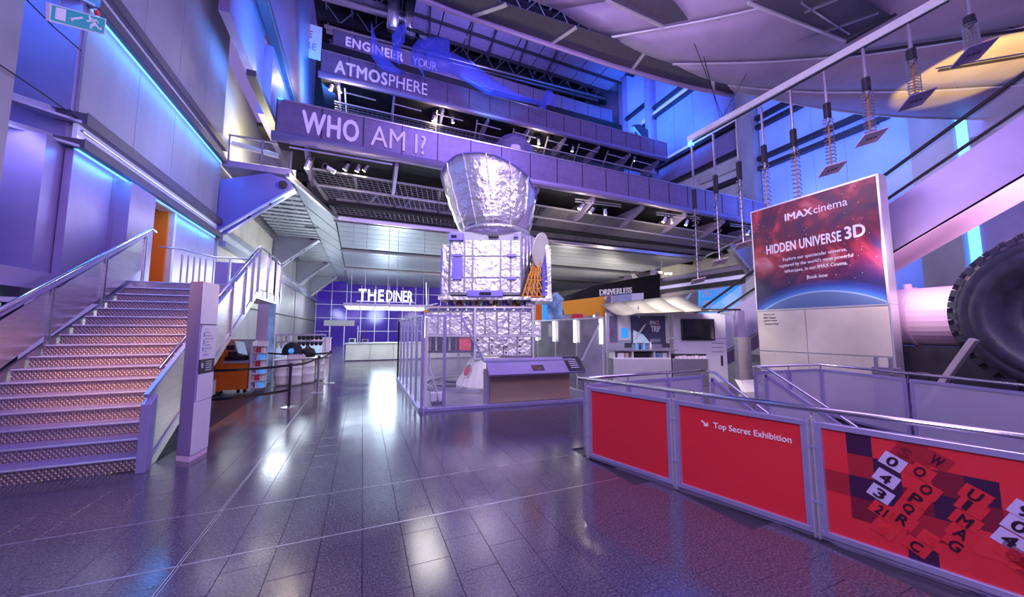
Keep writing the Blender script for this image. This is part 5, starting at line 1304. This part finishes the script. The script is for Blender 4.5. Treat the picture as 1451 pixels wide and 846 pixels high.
for k, (x, h_, m, lab) in enumerate(((3.75,.16,'darkst','small dark monitor at the left of the kiosk counter'),(4.15,.22,'cyan','blue bottle leftmost of the bottles on the kiosk counter'),(4.27,.20,'navy','navy bottle second on the kiosk counter'),(4.40,.22,'cyan','bright blue bottle just right of the navy bottle'),(4.62,.24,'white','white bottle right of the blue bottles'),(5.0,.15,'darkst','small dark monitor at the right of the kiosk counter'))):
    t_ = thing('bottle' if 'bottle' in lab else 'monitor', lab, 'bottle' if 'bottle' in lab else 'monitor', kl, -YAW, world=False)
    if 'bottle' in lab:
        MB().lathe([(.001,0),(.035,0),(.035,h_*.65),(.014,h_*.85),(.014,h_),(.001,h_)], (x-5.4,-.7,1.14), n=10).build('bottle_body', M[m], t_, smooth=True); MB().tube((x-5.4,-.7,1.14+h_),(x-5.4,-.7,1.17+h_),.018,n=8).build('cap', M['orange'], t_)
    else:
        KB(x,x+.24,-.72,-.70,1.19,1.19+h_).build('screen', M[m], t_); KB(x+.1,x+.14,-.72,-.68,1.14,1.19).build('stand', M['steel'], t_)
# ================================================================ DINER at the back
dc_ = thing('diner_counter', 'long taupe diner counter across the far hall under the lit sign', 'counter', (3, 23, 0))
for k in range(8):
    x = -.85+k*1.3; MB().box(x+.01, x+1.29, 22.5, 22.58, .06, .98).build('front_panel', M['warm_conc'], dc_)
MB().box(-.9, 9.6, 22.45, 23.3, .98, 1.04).build('counter_top', M['bright'], dc_); MB().box(-.85, 9.5, 22.6, 23.2, 0, .98).build('body', M['hub'], dc_)
ds = thing('diner_sign', 'lit white letters THE DINER hanging on thin rods over the light canopy', 'sign', S(508,426,'y',20))
p = S(508, 425.5, 'y', 20)
text('THE', M['wletter'], ds, p, (1,0,0), (0,0,1), h=.58, wid=1.22, bold=.012, spacing=1.1, ext=.05)
text('DINER', M['wletter'], ds, p+Vector((1.36,0,-.0)), (1,0,0), (0,0,1), h=.58, wid=1.36, bold=.0, ext=.05)
for u in (.3, 1.9):
    MB().tube(p+Vector((u,.03,.6)), (p.x+u, 20.03, 7.45), .012, n=5).build('hanger', M['steel'], ds)
MB().box(p.x-.1, p.x+2.9, 20.03, 20.06, p.z-.06, p.z-.02).build('sign_rail', M['steel'], ds)
dl = thing('light_canopy', 'bright white louvred light canopy hanging above the diner counter', 'ceiling light', (1.2, 19, 2.9))
cx0, cx1 = -.85, 3.3
for i in range(6):
    for j in range(3):
        x = cx0+i*(cx1-cx0)/6; y = 18.4+j*1.2
        MB().box(x+.03, x+(cx1-cx0)/6-.03, y+.03, y+1.17, 2.96, 3.0).build('diffuser', M['glow'], dl)
for i in range(7): x = cx0+i*(cx1-cx0)/6; MB().box(x-.02, x+.02, 18.4, 22.0, 2.92, 3.06).build('frame_bar', M['white'], dl)
for j in range(4): y = 18.4+j*1.2; MB().box(cx0, cx1, y-.02, y+.02, 2.92, 3.06).build('frame_bar', M['white'], dl)
for x in (-.6, 1.2, 3.1): MB().tube((x, 20.2, 3.05), (x, 20.2, 7.4), .012, n=5).build('hanger', M['steel'], dl)
lamp('AREA', (1.2, 20.2, 2.88), (1.2, 20.2, 0), 90, (.55,.8,1.0), 4, 3.4)
hf = thing('overhead_rack', 'thin pale hanging frame right of the diner sign', 'frame', (3.2, 21, 3))
for a, b_ in (((583,418),(580,438)), ((580,438),(620,430)), ((604,400),(605,436)), ((632,396),(630,428))):
    MB().bar(S(*a,'y',21), S(*b_,'y',21), .05).build('frame_bar', M['bright'], hf)
for k, (u, h_, m, lab) in enumerate(((.1,.25,'white','white coffee machine at the left end of the diner counter'),(6.0,.32,'white','white till at the right part of the diner counter seen by the enclosure'),(.8,.2,'steel','steel tray stand second from the left end of the diner counter'))):
    o = thing('counter_appliance', lab, 'appliance', (-.8+u, 22.8, 1.04)); MB().box(-.8+u, -.45+u, 22.7, 23.0, 1.04, 1.04+h_).build('housing', M[m], o); MB().box(-.78+u, -.5+u, 22.68, 22.7, 1.08, 1.02+h_).build('front', M['darkst'], o)
# ================================================================ EXHIBITS UNDER THE GALLERY AT RIGHT
def wallx(pts, y, m, nm, parent, t=.2): return MB().prism([S(a,b,'y',y) for a,b in pts], (0,t,0)).build(nm, M[m], parent)
aw = thing('amber_exhibit_wall', 'amber yellow stepped exhibit wall right behind the spacecraft', 'exhibit wall', S(830,440,'y',18))
wallx([(797,427),(867,418.5),(867,452),(851,452),(851,443),(843,444),(843,446),(827,448),(827,443),(803,446)], 18, 'yellow', 'wall_face', aw)
wallx([(843,444),(852,443),(852,452),(843,452)], 18.1, 'bright', 'notch_panel', aw); MB().box(*sum(([a,b] for a,b in zip(S(812,452,'y',18.05), S(826,445,'y',18.05)+Vector((0,.1,0)))), [])).build('red_label', M['redt'], aw)
wallx([(797,446),(867,452),(867,500),(797,500)], 18.25, 'bright', 'lower_wall', aw)
owl = thing('orange_column', 'burnt orange column between the spacecraft and the blue mural', 'column', S(763,445,'y',17))
wallx([(759,428),(768,427),(768,520),(759,520)], 17, 'orange', 'face', owl)
bmu = thing('blue_mural', 'pale blue patterned mural wall left of the amber wall', 'mural', S(782,440,'y',17.5))
wallx([(769,428),(775,427.5),(775,515),(769,515)], 17.3, 'cyan', 'edge_panel', bmu); wallx([(775,427),(797,425),(797,515),(775,515)], 17.4, 'sky', 'face', bmu)
tent = thing('folded_canopy', 'small pale blue peaked canopy above the blue mural', 'canopy', S(790,420,'y',19))
MB().prism([S(778,426,'y',19),S(790,414,'y',19),S(800,425,'y',19)], (0,.6,0)).build('canopy_face', M['sky'], tent)
lb = thing('grey_display_box', 'pale grey box standing above the wall beside the DRIVERLESS lettering', 'box', S(880,425,'y',17))
wallx([(868,419),(895,416),(895,440),(868,440)], 17, 'bright', 'front', lb); wallx([(895,416),(912,415),(912,440),(895,440)], 17.05, 'white', 'side', lb); wallx([(860,420),(868,419),(868,452),(860,452)], 17.1, 'hub', 'edge', lb)
dw = thing('driverless_sign', 'black exhibit fascia with upright white letters DRIVERLESS', 'sign', S(850,415,'y',24))
MB().prism([S(800,420,'y',24.5),S(845,404,'y',24.5),S(935,388,'y',24.5),S(935,430,'y',24.5),S(800,430,'y',24.5)], (0,.3,0)).build('fascia', M['black'], dw)
p, r = S(850,418.5,'y',22), S(895,414.5,'y',22); text('DRIVERLESS', M['pletter'], dw, p, r-p, (0,0,1), h=.42, wid=(r-p).length, bold=.02, ext=.05)
MB().bar(p-Vector((0,0,.04)), r-Vector((0,0,.04)), .04).build('sign_rail', M['steel'], dw)
dk = thing('dark_exhibit_wall', 'low charcoal wall band running behind the amber and blue exhibits', 'exhibit wall', S(780,425,'y',30))
wallx([(770,415),(940,398),(940,470),(770,470)], 30, 'darkst', 'face', dk)
pp = thing('pattern_pod_sign', 'bright blue panel lettered PATTERN POD beyond the kiosk', 'sign', S(1020,425,'y',14))
MB().prism([S(993,411,'y',14),S(1051,404,'y',14),S(1051,455,'y',14),S(993,455,'y',14)], (0,.15,0)).build('panel', M['cyan'], pp)
MB().prism([S(1051,404,'y',14),S(1057,402,'y',14),S(1057,455,'y',14),S(1051,455,'y',14)], (0,.5,0)).build('purple_edge', M['lilac'], pp)
p, r = S(996,421.5,'y',13.97), S(1033,417,'y',13.97)
for k, (wd, uu, y0) in enumerate((('PAT',0,0),('TERN',.36,0),('PO',0,.62),('D',.27,.62))):
    text(wd, M['pletter'], pp, p+(r-p)*uu-Vector((0,0,y0)), r-p, (0,0,1), h=.42, wid=(r-p).length*[.36,.62,.25,.12][k], bold=[.04,.0,.04,.0][k])
lp = thing('light_ray_mural', 'brown mural with a glowing light beam left of the blue lettered panel', 'mural', S(970,425,'y',16))
MB().prism([S(948,421,'y',16),S(993,412,'y',16),S(993,440,'y',16),S(948,440,'y',16)], (0,.15,0)).build('panel', M['brown'], lp)
MB().prism([S(962,432,'y',15.95),S(979,415,'y',15.95),S(981,415.5,'y',15.95),S(970,432,'y',15.95)], (0,.04,0)).build('printed_beam', M['cream'], lp)
p = S(952,419.5,'y',15.95); text('Legend', M['yellow'], lp, p, (1,0,-.05), (0,0,1), h=.14, wid=.65)
for px, y in ((1000,14.05),(1045,14.05)):
    q_ = S(px,450,'y',y); MB().box(q_.x-.04,q_.x+.04,y,y+.08,0,q_.z).build('support_post', M['darkst'], pp)
q_ = S(965,438,'y',16.05); MB().box(q_.x-.05,q_.x+.05,16.05,16.13,0,q_.z).build('support_post', M['darkst'], lp)
q_ = S(885,438,'y',17.1); MB().box(q_.x-.3,q_.x+.3,17.1,17.3,0,q_.z+.05).build('plinth', M['hub'], lb)
q_ = S(790,424,'y',19.3); MB().box(q_.x-.03,q_.x+.03,19.3,19.36,0,q_.z+.1).build('support_post', M['steel'], tent)
hl = thing('lamp_cluster', 'three small lit lamps on a bar under the slatted ceiling beyond the spacecraft', 'lamp', S(938,386,'y',21))
MB().bar(S(925,384,'y',21), S(952,388,'y',21), .05).build('bar', M['bright'], hl)
q_ = S(938,386,'y',21); MB().tube(q_, (q_.x,q_.y,7.5), .02).build('hanger', M['steel'], hl)
for px, py in ((936,385),(944,387),(950,387)): MB().tube(S(px,py,'y',20.95), S(px,py+1.6,'y',20.95), .11, n=10).build('lamp_head', M['wglow'], hl)
# ================================================================ SHOP AT LEFT, behind the stair
og = thing('orange_till_desk', 'tall orange shop till desk with a grey worktop behind the stair', 'desk', (-3.3, 12.6, 0))
MB().box(-3.72, -3.58, 12.35, 12.95, .08, 1.58).build('tall_side', M['orange'], og); MB().box(-3.58, -2.98, 12.40, 12.48, .10, .84).build('front_panel', M['orange'], og)
MB().box(-3.58, -2.98, 12.48, 12.95, .1, .82).build('body', M['darkst'], og); MB().box(-3.58, -2.97, 12.38, 13.0, .84, .90).build('worktop', M['bright'], og); MB().box(-3.58,-2.95,12.9,12.98,.9,1.5).build('back_panel', M['bright'], og)
for x in (-3.6, -3.2, -3.05): MB().tube((x,12.5,0),(x,12.5,.1),.04).build('caster', M['black'], og)
ti = thing('till_machine', 'black till with a bluish tilted screen on the orange desk', 'till', (-3.3, 12.6, .9))
MB().box(-3.54,-3.1,12.5,12.85,.9,1.02).build('base', M['black'], ti, bevel=.01); MB().box(-3.5,-3.3,12.5,12.7,1.02,1.16).build('printer', M['darkst'], ti, bevel=.01)
MB().slab((-3.25,12.45,1.12),(-3.02,12.45,1.06),(-3.16,12.6,1.42),(-3.38,12.6,1.46),.02).build('screen', M['ltblue'], ti); MB().box(-3.55,-3.38,12.55,12.6,1.2,1.34).build('keypad', M['darkst'], ti)
sh = thing('magazine_rack', 'cream shelf rack stuffed with small goods right of the orange desk', 'shelf rack', (-2.8, 12.7, 0))
MB().box(-2.95,-2.90,12.4,12.9,.05,1.45).build('side_panel', M['cream'], sh); MB().box(-2.95,-2.62,12.88,12.92,.05,1.45).build('back', M['cream'], sh)
for k in range(7): MB().box(-2.93,-2.62,12.45,12.9,.1+.2*k,.12+.2*k).build('shelf', M['white'], sh)
random.seed(5)
for k in range(6):
    for j in range(3):
        mm = ['navyp','white','cyan','tan','redt','cream'][(k*3+j)%6]
        tag(MB().box(-2.91+.1*j,-2.83+.1*j,12.48,12.6,.12+.2*k,.25+.2*k+.02*(j%2)).build('boxed_item', M[mm]), '%s boxed item, %s along shelf %s of the cream rack' % ({'navyp':'patterned','white':'white','cyan':'blue','tan':'tan','redt':'red','cream':'cream'}[mm], ['first','second','third'][j], ['one (lowest)','two','three','four','five','six (top)'][k]), 'box', 'boxed goods on the cream shelf rack')
for k, (x, y, lab) in enumerate(((-2.35,13.6,'leftmost white corrugated drum table base, behind the belt'),(-1.98,13.5,'white corrugated drum second from the left, behind the near belt post'),(-1.66,13.9,'white corrugated drum third from the left by the middle belt post'),(-1.42,14.5,'rightmost and furthest white corrugated drum'))):
    o = thing('ribbed_drum', lab, 'drum', (x, y, 0), group='white ribbed drums behind the belts')
    MB().lathe([(.001,.02),(.20,.02),(.205,.1),(.20,.3),(.215,.32),(.20,.34),(.20,.55),(.215,.57),(.20,.59),(.20,.76),(.21,.78),(.001,.78)], (x,y,0), n=20).build('drum_body', M['cream'], o, smooth=True)
dt = thing('display_table', 'grey display table top resting on the white drums', 'table top', (-1.9, 13.9, .8)); MB().prism([(-2.6,13.4,.79),(-1.25,13.9,.79),(-1.2,14.9,.79),(-2.6,14.6,.79)],(0,0,.04)).build('top', M['steel'], dt)
bk_ = thing('dark_backpack', 'black backpack with a round blue badge on the drum display', 'backpack', (-2.05, 13.9, .84))
b = MB(); rws = []
for j in range(9):
    t = j/8; z = .96+.42*t; wx = .30*math.sqrt(max(.02, 1-(t*1.0)**3)); rws.append([Vector((-2.12+wx*math.cos(2*PI*i/16), 13.75+.16*(1-.4*t)*math.sin(2*PI*i/16), z)) for i in range(17)])
b.grid(rws); b.add(rws[-1][:16], [tuple(range(16))]); b.build('bag_body', M['black'], bk_, smooth=True)
MB().disc((-2.12,13.57,1.10),(0,-1,0),.085,.02,20).build('round_badge', M['cyan'], bk_); text('NASA', M['pletter'], bk_, (-2.185,13.545,1.085), (1,0,0), (0,0,1), h=.045, wid=.13, bold=.02)
MB().path([(-2.3,13.7,1.0),(-2.36,13.65,1.2),(-2.2,13.7,1.36)],.02,6).build('strap', M['darkst'], bk_)
b2_ = thing('dark_bag', 'smaller black bag right of the badged backpack on the display', 'bag', (-1.65, 13.9, .84))
MB().lathe([(.001,.02),(.20,.02),(.24,.14),(.18,.30),(.001,.36)], (-1.68,13.95,.84), n=16).build('bag_body', M['black'], b2_, smooth=True); MB().path([(-1.8,13.9,1.12),(-1.68,13.9,1.26),(-1.56,13.9,1.12)],.015,6).build('handle', M['darkst'], b2_)
bx_ = thing('goods_tray', 'cream tray of pink packets in front of the backpack', 'tray', (-1.95,13.5,.84)); MB().box(-2.2,-1.7,13.42,13.6,.84,.95).build('tray', M['cream'], bx_)
for k in range(6): tag(MB().box(-2.16+.075*k,-2.11+.075*k,13.44,13.5,.95,.985+.01*(k%2)).build('packet', M['pink']), 'pink packet %s in the cream tray' % ('at the left end','second from the left','third from the left','third from the right','second from the right','at the right end')[k], 'packet', 'pink packets in the tray')
hg = thing('hanging_rack', 'rack of hanging dark caps and pouches behind the bags', 'rack', (-1.9, 15, 0))
MB().bar((-2.9,15.34,1.60),(-1.3,15.34,1.60),.03,.06).build('rail', M['steel'], hg); MB().bar((-2.9,15.34,1.34),(-1.3,15.34,1.34),.03,.06).build('rail', M['steel'], hg)
for x in (-2.9,-1.3): MB().tube((x,15.4,0),(x,15.4,1.62),.02).build('post', M['steel'], hg)
for k in range(11):
    for j in range(2):
        if k < 5: o = MB().bar((-2.85+.14*k,15.3,1.58-.26*j),(-2.85+.14*k,15.3,1.38-.26*j),.05,.08).build('hanging_tag', [M['white'],M['tan'],M['navyp']][(k+j)%3])
        else: o = MB().lathe([(.001,0),(.06,.0),(.07,-.08),(.04,-.14),(.001,-.15)], (-2.85+.14*k,15.3,1.56-.22*j), n=10).build('cap', M['black'])
        tag(o, '%s hanging %s from the left on the %s row of the goods rack' % ('small tag' if k < 5 else 'dark cap', ('first','second','third','fourth','fifth','sixth','seventh','eighth','ninth','tenth','eleventh')[k], ('upper','lower')[j]), 'tag' if k < 5 else 'cap', 'hanging tags on the goods rack' if k < 5 else 'dark caps on the goods rack')
tag(MB().box(-3.85,-3.45,16.9,17.0,0,1.85).build('blue_partition', M['bluep']), 'upright blue panel between the mauve column and the goods rack', 'panel')
cm = thing('shop_column', 'square column, mauve on its left face and pale blue on its right, under the stair landing', 'column', (-3.7, 15.2, 0))
q_ = [S(362,485,'y',14.2), S(376,485,'y',14.0), S(389,485,'y',14.6)]
MB().prism([(q_[0].x,14.2,0),(q_[1].x,14.2,0),(q_[1].x,14.4,0),(q_[0].x,14.4,0)], (0,0,2.7)).build('mauve_face', M['pink'], cm)
MB().prism([(q_[1].x+.002,14.2,0),(q_[2].x,14.5,0),(q_[2].x-.1,14.7,0),(q_[1].x,14.4,0)], (0,0,2.7)).build('blue_face', M['sky'], cm)
ra = thing('shelf_unit', 'dark back shelf with small boxes low under the stair', 'shelf', (-4.2, 13.2, 0))
MB().box(-4.7,-3.8,13.3,13.4,0,2.4).build('back', M['darkst'], ra)
for z in (.35,.8,1.25,1.7): MB().box(-4.7,-3.8,12.95,13.3,z,z+.04).build('shelf', M['steel'], ra)
for k in range(12):
    tag(MB().box(-4.65+.2*(k%4),-4.5+.2*(k%4),13.0,13.2,[.39,.84,1.29][k//4],[.39,.84,1.29][k//4]+.22).build('carton', [M['white'],M['navyp'],M['tan']][k%3]), 'small carton %s on the %s shelf of the dark unit under the stair' % (('far left','second','third','far right')[k%4], ('lowest','middle','upper')[k//4]), 'carton', 'cartons on the dark shelf unit')
cb = thing('white_crate', 'pale open crate on the floor left of the orange desk', 'crate', (-3.7,12.1,0)); MB().box(-4.1,-3.66,11.9,12.3,.02,.42).build('body', M['cream'], cb); MB().box(-4.05,-3.7,11.95,12.25,.42,.60).build('contents', M['navyp'], cb)
mz = thing('mauve_unit', 'mauve cabinet standing beyond the goods rack near the glass wall', 'cabinet', (-2.2, 26, 0))
MB().box(-3.0,-1.9,26,26.8,.05,1.25).build('body', M['pink'], mz); MB().box(-3.05,-1.85,25.95,26.85,1.25,1.3).build('top', M['bright'], mz)
for k, (x, y) in enumerate(((-3.6,20),(-2.9,20.6),(-2.2,21.2),(-3.4,23),(-2.6,24))):
    o = thing('display_stand', 'pale shop display stand, %s in the row running back along the left wall' % ('nearest','second','third','fourth','furthest')[k], 'stand', (x,y,0), group='display stands along the left wall')
    MB().box(x-.25,x+.25,y,y+.3,0,1.0+.1*(k%3)).build('body', M['white'], o); MB().box(x-.2,x+.2,y-.02,y,.5,1.0).build('shelf_front', M['ltblue'], o)
# queue posts with belts
posts = [(-1.51,9.72,1.0),(-1.11,11.56,1.05),(-.96,13.5,1.08),(-1.9,15.9,1.0)]
qlab = ['nearest dark belt post, standing right of the totem pillar', 'middle belt post in front of the white drums', 'third belt post, right of the drums', 'furthest belt post by the backpack display']
for k, (x, y, h) in enumerate(posts):
    o = thing('belt_post', qlab[k], 'belt post', (x,y,0), group='queue belt posts')
    MB().lathe([(.001,0),(.17,0),(.17,.012),(.05,.03),(.001,.03)], (x,y,0), n=24).build('base', M['steel'], o, smooth=False)
    MB().tube((x,y,.02),(x,y,h), .03, n=12).build('post', M['darkst'] if k==0 else M['steel'], o); MB().tube((x,y,h-.10),(x,y,h), .036, n=12).build('belt_head', M['darkst'], o)
def belt(a, b_, z0, z1, lab):
    o = MB()
    pts = [Vector((a[0]+(b_[0]-a[0])*i/6, a[1]+(b_[1]-a[1])*i/6, z0+(z1-z0)*i/6-.05*math.sin(PI*i/6))) for i in range(7)]
    o.grid([pts, [p+Vector((0,0,.055)) for p in pts]], .004, (0,1,0)); tag(o.build('belt', M['black']), lab, 'belt')
belt((-3.5,9.7),(-1.51,9.72),.90,.93,'upper black belt running left from the nearest post'); belt((-3.5,9.7),(-1.51,9.72),.26,.36,'lower black belt running left from the nearest post')
belt((-1.51,9.72),(-1.11,11.56),.93,.97,'black belt between the nearest and the middle post'); belt((-1.11,11.56),(-.96,13.5),.95,1.0,'black belt between the middle and the third post'); belt((-.96,13.5),(-3.0,14.3),.98,.98,'black belt running back behind the drums from the third post')
